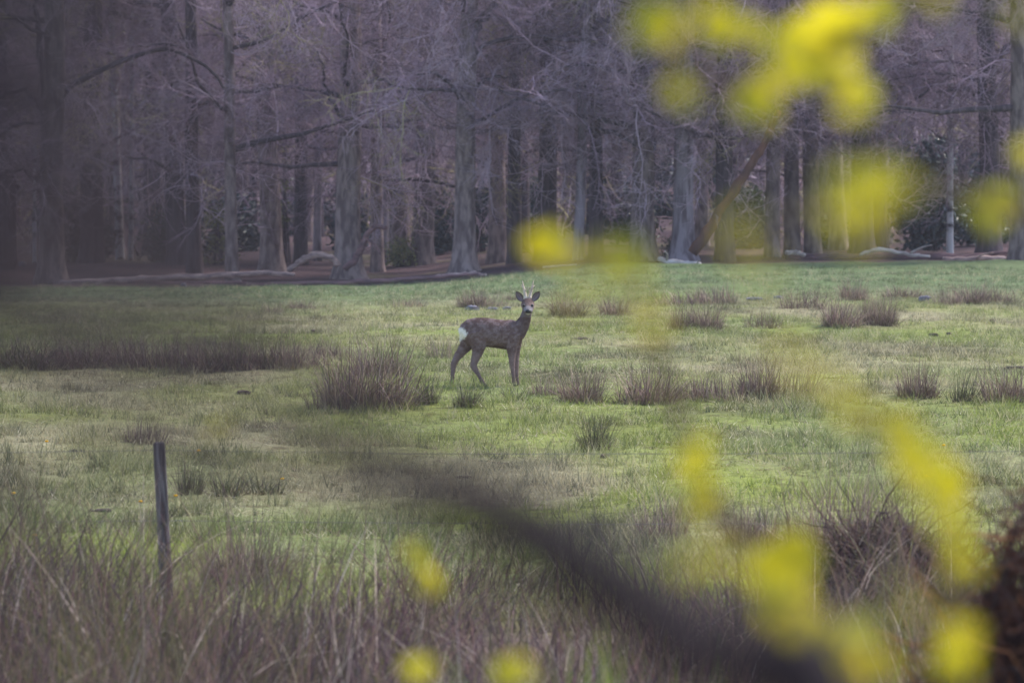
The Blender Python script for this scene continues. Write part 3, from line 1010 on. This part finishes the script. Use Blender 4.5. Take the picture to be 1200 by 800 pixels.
# trees deeper in the wood, and on the slope behind
pts = []
tries = 0
while len(pts) < 150 and tries < 8000:
    tries += 1
    D = RND.uniform(143, 262)
    x = RND.uniform(-1, 1) * (D * .0857 * 1.25 + 3)
    if all((x - a) ** 2 + (D - b) ** 2 > 1.5 ** 2 for a, b in pts):
        pts.append((x, D))
for i, (x, D) in enumerate(pts):
    k = RND.random()
    pale = k > .86
    tree(Vector((x, D, gz(x, D))), RND.uniform(.06, .12) if pale else RND.uniform(.12, .34), RND.uniform(13, 19), M['bark_pale'] if pale else (M['bark_dark'] if k < .5 else M['bark']),
         'thin pale bare trunk standing deep inside the wood' if pale else ('dark bare trunk standing deep inside the wood' if k < .5 else 'grey bare trunk standing deep inside the wood'),
         group='pale trunks deep in the wood' if pale else ('dark trunks deep in the wood' if k < .5 else 'grey trunks deep in the wood'),
         lean=(RND.gauss(0, .02), RND.gauss(0, .02)), edge=False, seed=i + 900, flare=.5)


# thicket of saplings and brush closing the view between the far trunks
def thicket():
    g = np.random.default_rng(5)
    n = 2600
    D = g.uniform(158, 285, n)
    x = (g.random(n) * 2 - 1) * (D * .0857 * 1.3 + 4)
    z = zg(x, D) + g.random(n) ** 1.6 * 8
    parts, cols = [], []
    small = [spray(60 + s, 2.6, 7, 2, .03) for s in range(5)]
    for i in range(n):
        V, F = place(small[g.integers(5)], (x[i], D[i], z[i]), g.random() * 6.283, g.uniform(-.2, 1.2), g.random() * 6.283, g.uniform(.7, 1.5))
        parts.append((V, F))
        cols.append(np.broadcast_to(TW[g.integers(4)] * g.uniform(.6, 1.1), V.shape))
    V, F = merge(parts)
    o = link('woodland_thicket', mesh('woodland_thicket', V, F, np.concatenate(cols)), M['twig'])
    tag(o, 'tangled bare brush filling the depth of the wood', 'thicket', kind='stuff')


thicket()


# ------------------------------------------------------------------ evergreen shrubs
def shrub(px, py, D, wpx, hpx, n, cols, label, seed, leaf=.07, name='holly_bush', cat='bush'):
    r = ray(px, py)
    p = Vector((r.x * D, D, gz(r.x * D, D)))
    g = np.random.default_rng(seed)
    wd, h = wpx / FPX * D, hpx / FPX * D
    nb = 26
    cz = np.sort(g.random(nb)) * .92 + .05
    rad = wd / 2 * (1 - .55 * cz ** 1.6)
    ca = g.random(nb) * 6.283
    cr = rad * np.sqrt(g.random(nb)) * .85
    C = np.stack([cr * np.cos(ca), cr * np.sin(ca), cz * h], -1)
    k = g.integers(nb, size=n)
    P = C[k] + norm(g.normal(size=(n, 3))) * (g.random(n) ** .5)[:, None] * (wd * .2 + .12)
    P[:, 2] = np.abs(P[:, 2]) + .03
    u = norm(g.normal(size=(n, 3)))
    v = norm(np.cross(u, g.normal(size=(n, 3))))
    s = leaf * g.uniform(.6, 1.4, n)[:, None]
    wv = norm(np.cross(u, v))
    V = np.stack([P - u * s, P + v * s * .45 + wv * s * .15, P + u * s, P - v * s * .45 + wv * s * .15], 1).reshape(-1, 3)
    F = np.arange(n * 4).reshape(n, 4)
    c = np.repeat(cols[g.integers(len(cols), size=n)] * g.normal(1, .2, n).clip(.4, 1.8)[:, None], 4, axis=0)
    e = link(name, None, loc=p)
    link('foliage', mesh('foliage', V, F, c, smooth=False), M['leaf_dark'], e)
    st = []
    for i in range(7):
        t = C[g.integers(nb)]
        st.append([[0.05 * i - .15, 0, -.1], t * .5 + [0, 0, .1], t])
    V, F = tubes(np.array(st), np.tile([[.035, .022, .008]], (7, 1)), 5)
    link('stems', mesh('stems', V, F), M['bark_dark'], e)
    tag(e, label, cat, 'evergreen shrubs in the wood')


HOL = np.array([lin(48, 62, 66), lin(36, 48, 52), lin(62, 78, 84), lin(44, 54, 48)])
IVY = np.array([lin(52, 58, 44), lin(66, 70, 48), lin(40, 46, 40)])
YEL = np.array([lin(112, 112, 62), lin(92, 96, 60), lin(126, 122, 78)])
shrub(1092, 302, 146, 96, 118, 5200, HOL, 'large dark evergreen holly around the thin white birch stem', 1, .09)
shrub(1150, 304, 150, 70, 60, 2200, HOL, 'low dark holly between the large holly and the dark trunk', 2, .09)
shrub(515, 306, 158, 46, 80, 2200, HOL, 'bluish dark holly between the wide-footed trunk and the leaning trunk', 3)
shrub(563, 306, 156, 30, 70, 1500, HOL, 'narrow dark holly behind the pale-footed leaning trunk', 4)
shrub(618, 304, 158, 40, 70, 1900, HOL, 'dark holly between the close pair and the next dark trunk', 5)
shrub(715, 304, 160, 46, 80, 2000, HOL, 'dark holly behind the purplish trunk', 6)
shrub(205, 306, 152, 84, 50, 2600, IVY, 'low dark ivy-covered shrub behind the long pale fallen trunk', 7)
shrub(105, 306, 154, 70, 60, 2200, IVY, 'dark ivy-covered shrub around the foot of the birches', 8)
shrub(255, 304, 150, 40, 64, 900, YEL, 'yellowish leafy shrub beside the slender pale-footed trunk', 9, .06, 'leafy_shrub')
shrub(333, 100, 152, 18, 260, 700, YEL, 'yellowish ivy climbing high beside the stout grey trunk', 10, .06, 'climbing_ivy', 'ivy')
shrub(975, 302, 150, 60, 34, 1500, IVY, 'low dark shrub behind the dark fallen trunk', 11)
shrub(788, 304, 137.5, 22, 22, 500, IVY, 'little dark leaf clump added for the shaded root hollow of the thick pale trunk', 12, .04)  # dark leaves stand in for the shade inside the root hollow
for i in range(20):
    shrub(RND.uniform(-30, 1230), 306, RND.uniform(162, 205), RND.uniform(40, 90), RND.uniform(50, 110), 1700, HOL, 'dark evergreen holly growing deep between the trunks', 60 + i, .1)
shrub(872, 304, 150, 60, 66, 2200, IVY, 'dark ivy-covered shrub behind the leaning dead trunk', 90)
shrub(745, 304, 152, 60, 50, 1800, IVY, 'low ivy-covered shrub behind the thick mossy trunk', 91)
shrub(470, 306, 150, 46, 22, 900, YEL, 'low yellow-green shrub behind the hooked dead branch', 13, .05, 'leafy_shrub')

# ------------------------------------------------------------------ the roebuck
DEER_D = 64.0
dx, dz = lambda zx: (zx - 440) / 545.0, lambda zy: (712 - zy) / 545.0
pd = at(588, 452, DEER_D)
deer = link('roe_deer', None, loc=(pd.x, DEER_D, gz(pd.x, DEER_D)))
tag(deer, 'grey-brown roebuck standing side on, looking at the viewer, white rump and short antlers', 'deer')


def loft(rings, S=16):
    """rings: (centre xyz, half-size in the X-Z plane, half-size across, ) perpendicular to the path"""
    C = np.array([r[0] for r in rings], float)
    T = np.gradient(C, axis=0)
    T = norm(T)
    A = []
    for c, t, rg in zip(C, T, rings):
        lat = np.array([0, 1., 0]) if abs(t[1]) < .8 else np.array([1., 0, 0])
        n1 = norm(np.cross(lat, t))
        n2 = norm(np.cross(t, n1))
        A.append([c + rg[1] * math.cos(a) * n1 + rg[2] * math.sin(a) * n2 for a in np.linspace(0, 2 * math.pi, S, endpoint=False)])
    A = np.array([[C[0]] * S] + A + [[C[-1]] * S])
    idx = np.arange(A.shape[0] * S).reshape(-1, S)
    i2 = np.roll(idx, -1, 1)
    return A.reshape(-1, 3), np.stack([idx[:-1], i2[:-1], i2[1:], idx[1:]], -1).reshape(-1, 4)


tor = [(200, 378, 428, .05), (212, 350, 444, .085), (240, 320, 466, .105), (290, 310, 480, .115), (340, 310, 480, .122), (400, 319, 486, .128), (450, 324, 494, .122),
       (495, 322, 500, .11), (528, 332, 492, .096), (552, 362, 470, .072), (566, 395, 452, .05)]
parts = [loft([((dx(a), 0, (dz(t) + dz(b)) / 2), (dz(t) - dz(b)) / 2, w_) for a, t, b, w_ in tor], 20)]
parts.append(loft([((dx(500), 0, dz(400)), .12, .085), ((dx(536), 0, dz(385)), .105, .08), ((dx(562), -.005, dz(350)), .078, .068), ((dx(578), -.012, dz(315)), .062, .06), ((dx(586), -.02, dz(282)), .055, .056),
                   ((dx(591), -.02, dz(250)), .05, .054), ((dx(592), -.012, dz(228)), .035, .045)]))
# head, facing the camera (-Y) and slightly lowered
parts.append(loft([((dx(592), .06, dz(226)), .04, .042), ((dx(592), .02, dz(228)), .066, .068), ((dx(592), -.03, dz(234)), .069, .073), ((dx(593), -.075, dz(247)), .06, .067),
                   ((dx(594), -.115, dz(260)), .048, .056), ((dx(594), -.15, dz(270)), .041, .048), ((dx(594), -.178, dz(276)), .033, .037)], 18))


def leg(pts, y, yin=None):
    parts.append(loft([((dx(a), y * (1 if k > 1 or yin is None else yin), dz(b)), r * 1.16 + .001, (r * 1.16 + .001) * wd) for k, (a, b, r, wd) in enumerate(pts)], 12))


leg([(505, 400, .075, .55), (500, 450, .066, .6), (499, 500, .046, .75), (500, 540, .032, .85), (501, 572, .027, .95), (503, 592, .024, .95), (506, 630, .0165, 1), (509, 668, .016, 1), (512, 684, .0195, 1), (516, 698, .017, 1), (519, 712, .02, 1)], -.068)
leg([(520, 410, .07, .55), (521, 460, .058, .6), (523, 510, .038, .8), (524, 550, .028, .9), (525, 580, .025, .95), (526, 600, .022, .95), (528, 640, .016, 1), (530, 672, .0165, 1), (531, 688, .019, 1), (533, 700, .017, 1), (535, 712, .019, 1)], .066)
leg([(285, 390, .12, .5), (300, 440, .098, .55), (306, 480, .066, .7), (298, 520, .047, .75), (284, 556, .035, .8), (275, 586, .030, .85), (284, 608, .024, .9), (300, 636, .018, 1), (317, 666, .0165, 1), (328, 686, .0195, 1), (336, 698, .018, 1), (344, 712, .02, 1)], -.066)
leg([(262, 390, .115, .5), (250, 440, .09, .55), (228, 480, .058, .7), (200, 517, .042, .75), (176, 548, .033, .8), (161, 578, .029, .85), (157, 598, .024, .9), (154, 636, .018, 1), (150, 668, .0165, 1), (148, 686, .0195, 1), (149, 700, .018, 1), (151, 712, .02, 1)], .066)
V, F = merge(parts)
raw = mesh('deer_raw', V, F)
tmp = link('deer_raw', raw)
md = tmp.modifiers.new('r', 'REMESH')
md.mode = 'VOXEL'
md.voxel_size = .008
ms_ = tmp.modifiers.new('s', 'SMOOTH')
ms_.factor = .5
ms_.iterations = 3
bpy.context.view_layer.update()
dg = bpy.context.evaluated_depsgraph_get()
body = bpy.data.meshes.new_from_object(tmp.evaluated_get(dg))
bpy.data.objects.remove(tmp)
body.name = 'body'
nv = len(body.vertices)
co = np.empty(nv * 3, np.float32)
body.vertices.foreach_get('co', co)
co = co.reshape(-1, 3)
no = np.empty(nv * 3, np.float32)
body.vertices.foreach_get('normal', no)
no = no.reshape(-1, 3)
zx, zy = co[:, 0] * 545 + 440, 712 - co[:, 2] * 545


def coat_colour(zx, zy, y, g):
    n1 = fbm(zx / 20, zy / 15, 5, 3)
    n2 = fbm(zx / 6, zy / 9, 6, 2)
    c = np.broadcast_to(lin(114, 92, 88), zx.shape + (3,)).copy()
    c = mix(c, lin(80, 62, 60), np.clip(1 - (zy - 312) / 60, 0, 1) * .8 * (zx < 545))           # darker back
    c = mix(c, lin(150, 132, 132), np.clip((n1 - .42) * 2.2, 0, .5))
    c = mix(c, lin(74, 58, 58), np.clip((n2 - .5) * 2, 0, .35))
    c = mix(c, lin(82, 66, 66), np.clip((zx - 530) / 25, 0, 1) * (zy > 300) * (zy < 420) * .5)   # dark neck side
    c = mix(c, lin(140, 118, 116), np.clip((zy - 500) / 40, 0, 1) * .7)                          # legs
    c = mix(c, lin(84, 66, 64), np.clip((zy - 610) / 60, 0, 1) * .6)
    c = mix(c, lin(52, 44, 46), np.clip((zy - 697) / 4, 0, 1))                                  # hooves
    c = mix(c, lin(66, 52, 52), np.clip((zy - 468) / 14, 0, 1) * (zy < 505) * (zx > 345) * (zx < 470) * .6)  # belly line
    d = np.hypot((zx - 207) / 34, (zy - 402) / 38) + (n2 - .5) * .5 - .25 * (zx < 206)
    c = mix(c, lin(244, 236, 230), np.clip((1.0 - d) / .22, 0, 1))
    head = (y < -.035) & (zy < 305) & (zx > 540)
    hc = np.broadcast_to(lin(116, 97, 92), zx.shape + (3,)).copy()
    hc = mix(hc, lin(84, 68, 66), np.clip((226 - zy) / 12, 0, 1) * .8)
    hc = mix(hc, lin(112, 98, 98), np.clip((zy - 236) / 14, 0, 1))
    hc = mix(hc, lin(132, 124, 126), np.clip((-y - .13) / .02, 0, 1) * (zy < 272))
    hc = mix(hc, lin(205, 198, 196), np.clip((zy - 284) / 4, 0, 1) * (y < -.125))
    c = np.where(head[:, None], hc, c)
    return 1.06 * c * g.normal(1, .05, len(zx))[:, None]


g = np.random.default_rng(12)
a = body.color_attributes.new('Col', 'FLOAT_COLOR', 'POINT')
cc = np.ones((nv, 4), np.float32)
cc[:, :3] = coat_colour(zx, zy, co[:, 1], g)
a.data.foreach_set('color', cc.ravel())
body.polygons.foreach_set('use_smooth', np.ones(len(body.polygons), bool))
M['fur'] = material('fur', attr=True, rough=.9, bump=.5, bscale=70, spec=.1)
body.materials.clear()
link('body', body, M['fur'], deer)
# coat: short lying hairs over the body
sel = np.where((zy < 640) & ~((zy < 300) & (zx > 545)))[0]
sel = sel[g.integers(len(sel), size=9000)]
p0, nn = co[sel], no[sel]
flow = norm(np.stack([-np.ones(len(sel)), np.zeros(len(sel)), -.55 * np.ones(len(sel))], -1) + g.normal(0, .25, (len(sel), 3)))
flow = norm(flow - nn * np.sum(flow * nn, -1, keepdims=True))
ln = g.uniform(.012, .024, len(sel))[:, None]
ln = np.where(((zx[sel] < 236) & (zy[sel] > 360) & (zy[sel] < 440))[:, None], ln * 1.5, ln)
tip = p0 + flow * ln + nn * ln * .33
sd_ = norm(np.cross(flow, nn)) * .0017
V = np.stack([p0 - sd_ - nn * .002, p0 + sd_ - nn * .002, tip + sd_ * .3, tip - sd_ * .3], 1).reshape(-1, 3)
hc = np.repeat(cc[sel, :3] * g.normal(1.03, .14, len(sel)).clip(.5, 1.6)[:, None], 4, axis=0)
link('coat_hair', mesh('coat_hair', V, np.arange(len(V)).reshape(-1, 4), hc), M['fur'], deer)

M['black'] = material('black', tuple(lin(24, 20, 22)), color2=tuple(lin(34, 30, 32)), scale=40, rough=.35, spec=.5)
M['antler'] = material('antler', tuple(lin(226, 208, 190)), color2=tuple(lin(184, 160, 146)), scale=25, stretch=(1, 1, .4), bump=.6, bscale=60)


def ball(c, r, S=12, K=9):
    A = [[[c[0] + r[0] * math.sin(k / (K - 1) * math.pi) * math.cos(a), c[1] + r[1] * math.sin(k / (K - 1) * math.pi) * math.sin(a), c[2] + r[2] * math.cos(k / (K - 1) * math.pi)] for a in np.linspace(0, 6.2832, S, endpoint=False)] for k in range(K)]
    A = np.array(A)
    idx = np.arange(K * S).reshape(K, S)
    i2 = np.roll(idx, -1, 1)
    return A.reshape(-1, 3), np.stack([idx[:-1], i2[:-1], i2[1:], idx[1:]], -1).reshape(-1, 4)


for ex in (568, 618):
    near = co[(np.abs(zx - ex) < 5) & (np.abs(zy - 238) < 5)]
    V, F = ball((dx(ex), near[:, 1].min() + .002, dz(238)), (.0145, .012, .0145))
    link('eye', mesh('eye', V, F), M['black'], deer)
V, F = ball((dx(594), -.198, dz(271)), (.033, .02, .02))
link('nose', mesh('nose', V, F), M['black'], deer)
M['ear'] = material('ear', attr=True, rough=.9)
for sgn, b, t in ((-1, (562, 214), (524, 158)), (1, (622, 212), (660, 158))):
    B = np.array([dx(b[0]), -.01, dz(b[1])])
    Tp = np.array([dx(t[0]), .0, dz(t[1])])
    ax = Tp - B
    lat = norm(np.cross(ax, [0, 1, 0]))
    Vv, cv = [], []
    nu, nvv = 10, 9
    for layer in (0, 1):
        for i in range(nu):
            f = i / (nu - 1)
            wd = .036 * (math.sin(math.pi * (f * .86 + .1)) ** .8)
            for j in range(nvv):
                q = j / (nvv - 1) * 2 - 1
                cup = .032 * (1 - q * q) * math.sin(math.pi * min(f * .9 + .12, 1))
                Vv.append(B + ax * f + lat * q * wd + np.array([0, cup * (1 if layer == 0 else 1.0) + (.006 if layer else 0) * (1 - abs(q) * .9), 0]))
                rim = max(abs(q) ** 3, max(0, f - .75) * 3)
                inner = lin(150, 132, 134) * (1 - .3 * abs(math.sin(j * 2.1))) if layer == 0 else lin(106, 88, 84)
                cv.append(inner * (1 - min(rim, 1)) + lin(62, 50, 52) * min(rim, 1))
    Vv = np.array(Vv)
    I0 = np.arange(nu * nvv).reshape(nu, nvv)
    f0_ = np.stack([I0[:-1, :-1], I0[:-1, 1:], I0[1:, 1:], I0[1:, :-1]], -1).reshape(-1, 4)
    link('ear', mesh('ear', Vv, np.concatenate([f0_, f0_[:, ::-1] + nu * nvv]), np.array(cv)), M['ear'], deer)
for pts, tines in (([(579, 205), (577, 178), (571, 150), (561, 96)], [([(574, 160), (584, 143), (586, 128)], -.03), ([(569, 140), (560, 128), (553, 118)], .02)]),
                   ([(604, 203), (606, 178), (614, 150), (625, 95)], [([(608, 165), (599, 148), (597, 132)], -.03), ([(616, 142), (624, 130), (632, 122)], .02)])):
    P = smoothpath([(dx(x), .0 + .03 * k / 3, dz(y)) for k, (x, y) in enumerate(pts)], 12)
    R = np.interp(np.linspace(0, 1, 12), [0, .08, .2, .7, 1], [.022, .027, .02, .0135, .003])
    an = link('antler', mesh('antler', *tube_caps(list(P), R, 9)), M['antler'], deer)
    for tp, yy in tines:
        Q = smoothpath([(dx(x), .015 + yy * k / 2, dz(y)) for k, (x, y) in enumerate(tp)], 7)
        link('tine', mesh('tine', *tube_caps(list(Q), np.linspace(.011, .003, 7), 7)), M['antler'], an)

# ------------------------------------------------------------------ bushes close to the camera
def leaf_mesh(seed):
    g = np.random.default_rng(seed)
    n = 6
    V = []
    for i in range(n):
        f = i / (n - 1)
        wd = .38 * math.sin(math.pi * (f * .93 + .04)) ** .85
        z = -.25 * f * f + .1 * f
        for q in (-1, -.5, 0, .5, 1):
            V.append([f, q * wd * (1 + .06 * g.normal()), z + .14 * abs(q) * wd * 2 + .015 * g.normal()])
    I0 = np.arange(n * 5).reshape(n, 5)
    return mesh('leaf', np.array(V), np.stack([I0[:-1, :-1], I0[:-1, 1:], I0[1:, 1:], I0[1:, :-1]], -1).reshape(-1, 4))


LEAF = [leaf_mesh(s) for s in range(6)]
for k_, lm_ in enumerate(LEAF):
    lm_.materials.append(M['green_leaf'] if k_ > 3 else M['yellow_leaf'])


def leafy(root, shoots, label, name='leafy_bush'):
    e = link(name, None, loc=root)
    R0 = Vector(root)
    for si, (path, r0, blobs) in enumerate(shoots):
        P = smoothpath([Vector(q) - R0 for q in path], 26)
        V, F = tubes(P[None], np.linspace(r0 * 1.5, r0 * .5, 26)[None], 7)
        st = link('shoot', mesh('shoot', V, F), M['stem'], e)
        for (px, py, rx, ry, d, n) in blobs:
            for k in range(int(n * 2.7 + .5)):
                a, q = RND.random() * 6.283, math.sqrt(RND.random())
                c = at(px + rx * q * math.cos(a) * .8, py + ry * q * math.sin(a) * .8, d + RND.gauss(0, .06))
                ln = min(rx, ry) * 1.45 / FPX * d * RND.uniform(.8, 1.25)
                lf = link('leaf', RND.choice(LEAF), M['yellow_leaf'], st)
                m = Matrix.Rotation(RND.random() * 6.283, 4, 'Z') @ Matrix.Rotation(RND.gauss(1.0, .6), 4, 'X') @ Matrix.Rotation(RND.gauss(-.2, .6), 4, 'Y')
                off = m @ Vector((.5 * ln, 0, 0))
                lf.matrix_local = Matrix.Translation(c - R0 - off) @ m @ Matrix.Scale(ln, 4)
            # stalk that joins the spray of leaves to the shoot
            c = np.array(at(px, py, d) - R0)
            k = int(np.argmin(np.linalg.norm(P - c, axis=1)))
            if np.linalg.norm(P[k] - c) > .01:
                V, F = tubes(np.array([[P[k], (P[k] + c) / 2 + [0, 0, .004], c]]), np.array([[.0016, .0013, .001]]), 5)
                link('stalk', mesh('stalk', V, F), M['stem'], st)
    tag(e, label, 'bush', 'leafy bushes by the camera')


def run(d, *pp):
    return [at(x, y, d) for x, y in pp]


rootA = (.62, 5.6, 1.28)
leafy(rootA, [
    ([rootA, (.56, 5.5, 2.3)] + run(5.4, (1130, 800), (1120, 660), (1078, 540), (960, 440), (905, 395)), .007,
     [(1050, 500, 24, 26, 5.2, 3), (1066, 535, 26, 24, 5.0, 3), (1112, 570, 24, 30, 5.3, 4), (1115, 620, 22, 34, 4.6, 3), (1130, 665, 20, 26, 5.0, 2), (960, 445, 34, 20, 3.9, 2), (1005, 480, 26, 20, 4.2, 2), (915, 405, 16, 14, 3.9, 1), (1120, 760, 32, 30, 4.6, 3), (1085, 545, 24, 26, 3.8, 3), (1095, 600, 22, 40, 3.6, 2), (940, 425, 30, 16, 3.2, 2), (985, 465, 26, 16, 3.4, 2), (1060, 710, 24, 20, 3.6, 1)]),
    ([rootA, (.5, 5.9, 2.3)] + run(6.0, (960, 810), (925, 690), (830, 575), (765, 400), (735, 310), (650, 292)), .006,
     [(925, 660, 34, 32, 5.8, 6), (925, 715, 32, 34, 5.8, 6), (818, 535, 20, 26, 5.6, 3), (824, 580, 22, 28, 5.6, 4), (758, 388, 18, 24, 4.0, 2), (728, 300, 26, 24, 4.4, 3), (648, 290, 27, 25, 6.0, 5), (668, 348, 18, 18, 3.6, 1), (745, 335, 16, 18, 3.6, 1), (820, 655, 44, 18, 3.8, 3), (1010, 765, 42, 36, 4.8, 5), (905, 690, 24, 40, 4.4, 3), (950, 730, 26, 30, 4.2, 3), (800, 560, 14, 30, 3.8, 1), (850, 660, 30, 16, 3.4, 1), (700, 320, 20, 14, 3.6, 1)]),
    ([rootA, (.72, 5.7, 2.4), (.66, 5.7, 2.85)] + run(5.7, (1240, 262), (1170, 242), (1090, 215), (1010, 232), (880, 262)), .006,
     [(1172, 240, 28, 26, 6.0, 5), (1197, 185, 16, 24, 5.6, 2), (1010, 232, 40, 30, 3.6, 3), (1042, 195, 24, 22, 4.6, 2), (985, 255, 26, 20, 4.0, 2), (870, 265, 24, 22, 3.6, 1), (905, 315, 24, 14, 3.6, 1), (1060, 215, 20, 18, 3.8, 2), (1000, 275, 30, 16, 3.6, 2), (860, 298, 20, 14, 3.4, 1)]),
    ([rootA, (.8, 5.9, 2.5), (.74, 6.0, 3.1)] + run(6.0, (1250, -60), (1110, -20), (1000, 40), (935, 82), (845, 108)), .0085,
     [(975, 35, 40, 36, 6.0, 7), (1025, 12, 26, 22, 5.0, 3), (985, 98, 38, 30, 6.0, 7), (930, 90, 26, 22, 5.8, 3), (890, 122, 30, 24, 5.2, 4), (865, 35, 40, 26, 5.6, 6), (775, 25, 34, 30, 4.4, 3), (805, 104, 26, 20, 4.6, 2), (1098, 2, 18, 12, 4.6, 1), (1186, 14, 24, 14, 4.0, 1), (820, 15, 26, 16, 4.6, 2), (945, 60, 40, 30, 4.2, 3), (1000, 130, 24, 18, 4.6, 2), (915, 45, 26, 20, 4.6, 2)]),
], 'leafy bush with yellow spring leaves on several long shoots, rooted on the bank')
rootB = (-.02, 6.6, 1.28)
leafy(rootB, [
    ([rootB, (-.07, 6.6, 2.0)] + run(6.6, (492, 840), (500, 740), (494, 668)), .005, [(482, 652, 18, 14, 7.0, 3), (500, 680, 24, 18, 7.0, 4), (490, 786, 24, 18, 6.4, 4)]),
    ([rootB, (0, 6.5, 2.0)] + run(6.4, (640, 850), (610, 790), (600, 770)), .005, [(606, 786, 28, 20, 6.4, 5), (720, 690, 14, 9, 4.2, 1)]),
    ([rootB, (-.3, 6.6, 2.1)] + run(6.4, (210, 840), (240, 640), (255, 502)), .0025, [(255, 500, 13, 12, 6.0, 1)]),
], 'low leafy bush with few yellow leaves on short shoots, rooted on the bank')

# bare dark branch fanning out into twigs
def bare_bush(rootp, label):
    e = link('bare_bush', None, loc=rootp)
    tag(e, label, 'bush', 'bare bushes by the camera')
    return e, Vector(rootp)


g = np.random.default_rng(77)
e, R0 = bare_bush((.19, 2.3, 1.28), 'bare dark bush whose single thick branch arches over the bank')
d0 = 2.28
path = [R0, Vector((.19, 2.28, 2.2)), at(980, 880, d0), at(880, 802, d0), at(760, 712, d0), at(640, 632, d0), at(540, 580, d0), at(430, 545, d0)]
P = smoothpath([q - R0 for q in path], 34)
link('branch', mesh('branch', *tubes(P[None], np.interp(np.linspace(0, 1, 34), [0, .45, .8, .93, 1], [.016, .0158, .0165, .013, .004])[None], 9)), M['dark_stem'], e)
for k in range(14):
    s = P[int(g.uniform(.8, 1.0) * 33)]
    t = np.array(at(g.uniform(60, 400), g.uniform(380, 560), g.uniform(1.8, 2.2)) - R0)
    mid = (s + t) / 2 + g.normal(0, .008, 3)
    Q = smoothpath([s, mid, t], 10)
    link('twig', mesh('twig', *tubes(Q[None], np.linspace(.0024, .001, 10)[None] * g.uniform(.8, 1.3), 6)), M['dark_stem'], e)
e, R0 = bare_bush((-.55, 1.7, 1.28), 'bare twiggy bush with many fine dark side twigs, standing on the bank')
stems = []
for k in range(3):
    d = 1.45 + .25 * k
    pth = [R0, Vector((-.42, d, 2.3)), at(-150 - 60 * k, 600, d), at(-110 - 50 * k, 300, d), at(-60, -60, d), at(20, -300, d)]
    P = smoothpath([q - R0 for q in pth], 30)
    stems.append((P, d))
    link('stem', mesh('stem', *tubes(P[None], np.linspace(.008, .003, 30)[None], 8)), M['dark_stem'], e)
for k in range(62):
    P, d = stems[k % 3]
    s = P[int(g.uniform(.42, .95) * 29)] if k < 44 else P[int(g.uniform(.36, .6) * 29)]
    ey = g.uniform(-80, 560) if k < 44 else g.uniform(340, 540)
    ex = g.uniform(110, 400) if ey > 330 else g.uniform(80, 290)
    t = np.array(at(ex, ey, d + g.normal(0, .1)) - R0)
    mid = (s + t) / 2 + np.array([0, 0, .006]) + g.normal(0, .004, 3)
    Q = smoothpath([s, mid, t], 12)
    link('twig', mesh('twig', *tubes(Q[None], np.linspace(.0024, .0009, 12)[None] * g.uniform(.8, 1.3), 6)), M['dark_stem'], e)

# ------------------------------------------------------------------ air
hz = bpy.data.materials.new('haze')
hz.use_nodes = True
hz.node_tree.nodes.clear()
ho = hz.node_tree.nodes.new('ShaderNodeOutputMaterial')
hv_ = hz.node_tree.nodes.new('ShaderNodeVolumePrincipled')
hv_.inputs['Color'].default_value = (.86, .84, .95, 1)
hv_.inputs['Density'].default_value = .00028
hv_.inputs['Anisotropy'].default_value = .2
hz.node_tree.links.new(hv_.outputs[0], ho.inputs['Volume'])
bx = np.array([[a_, b_, c_] for a_ in (-60, 60) for b_ in (-8, 420) for c_ in (-2., 45)], float)
hb = link('haze', mesh('haze', bx, np.array([[0, 1, 3, 2], [4, 6, 7, 5], [0, 4, 5, 1], [2, 3, 7, 6], [0, 2, 6, 4], [1, 5, 7, 3]]), smooth=False), hz)
tag(hb, 'thin pale air haze lying over the field and wood', 'haze', kind='stuff')
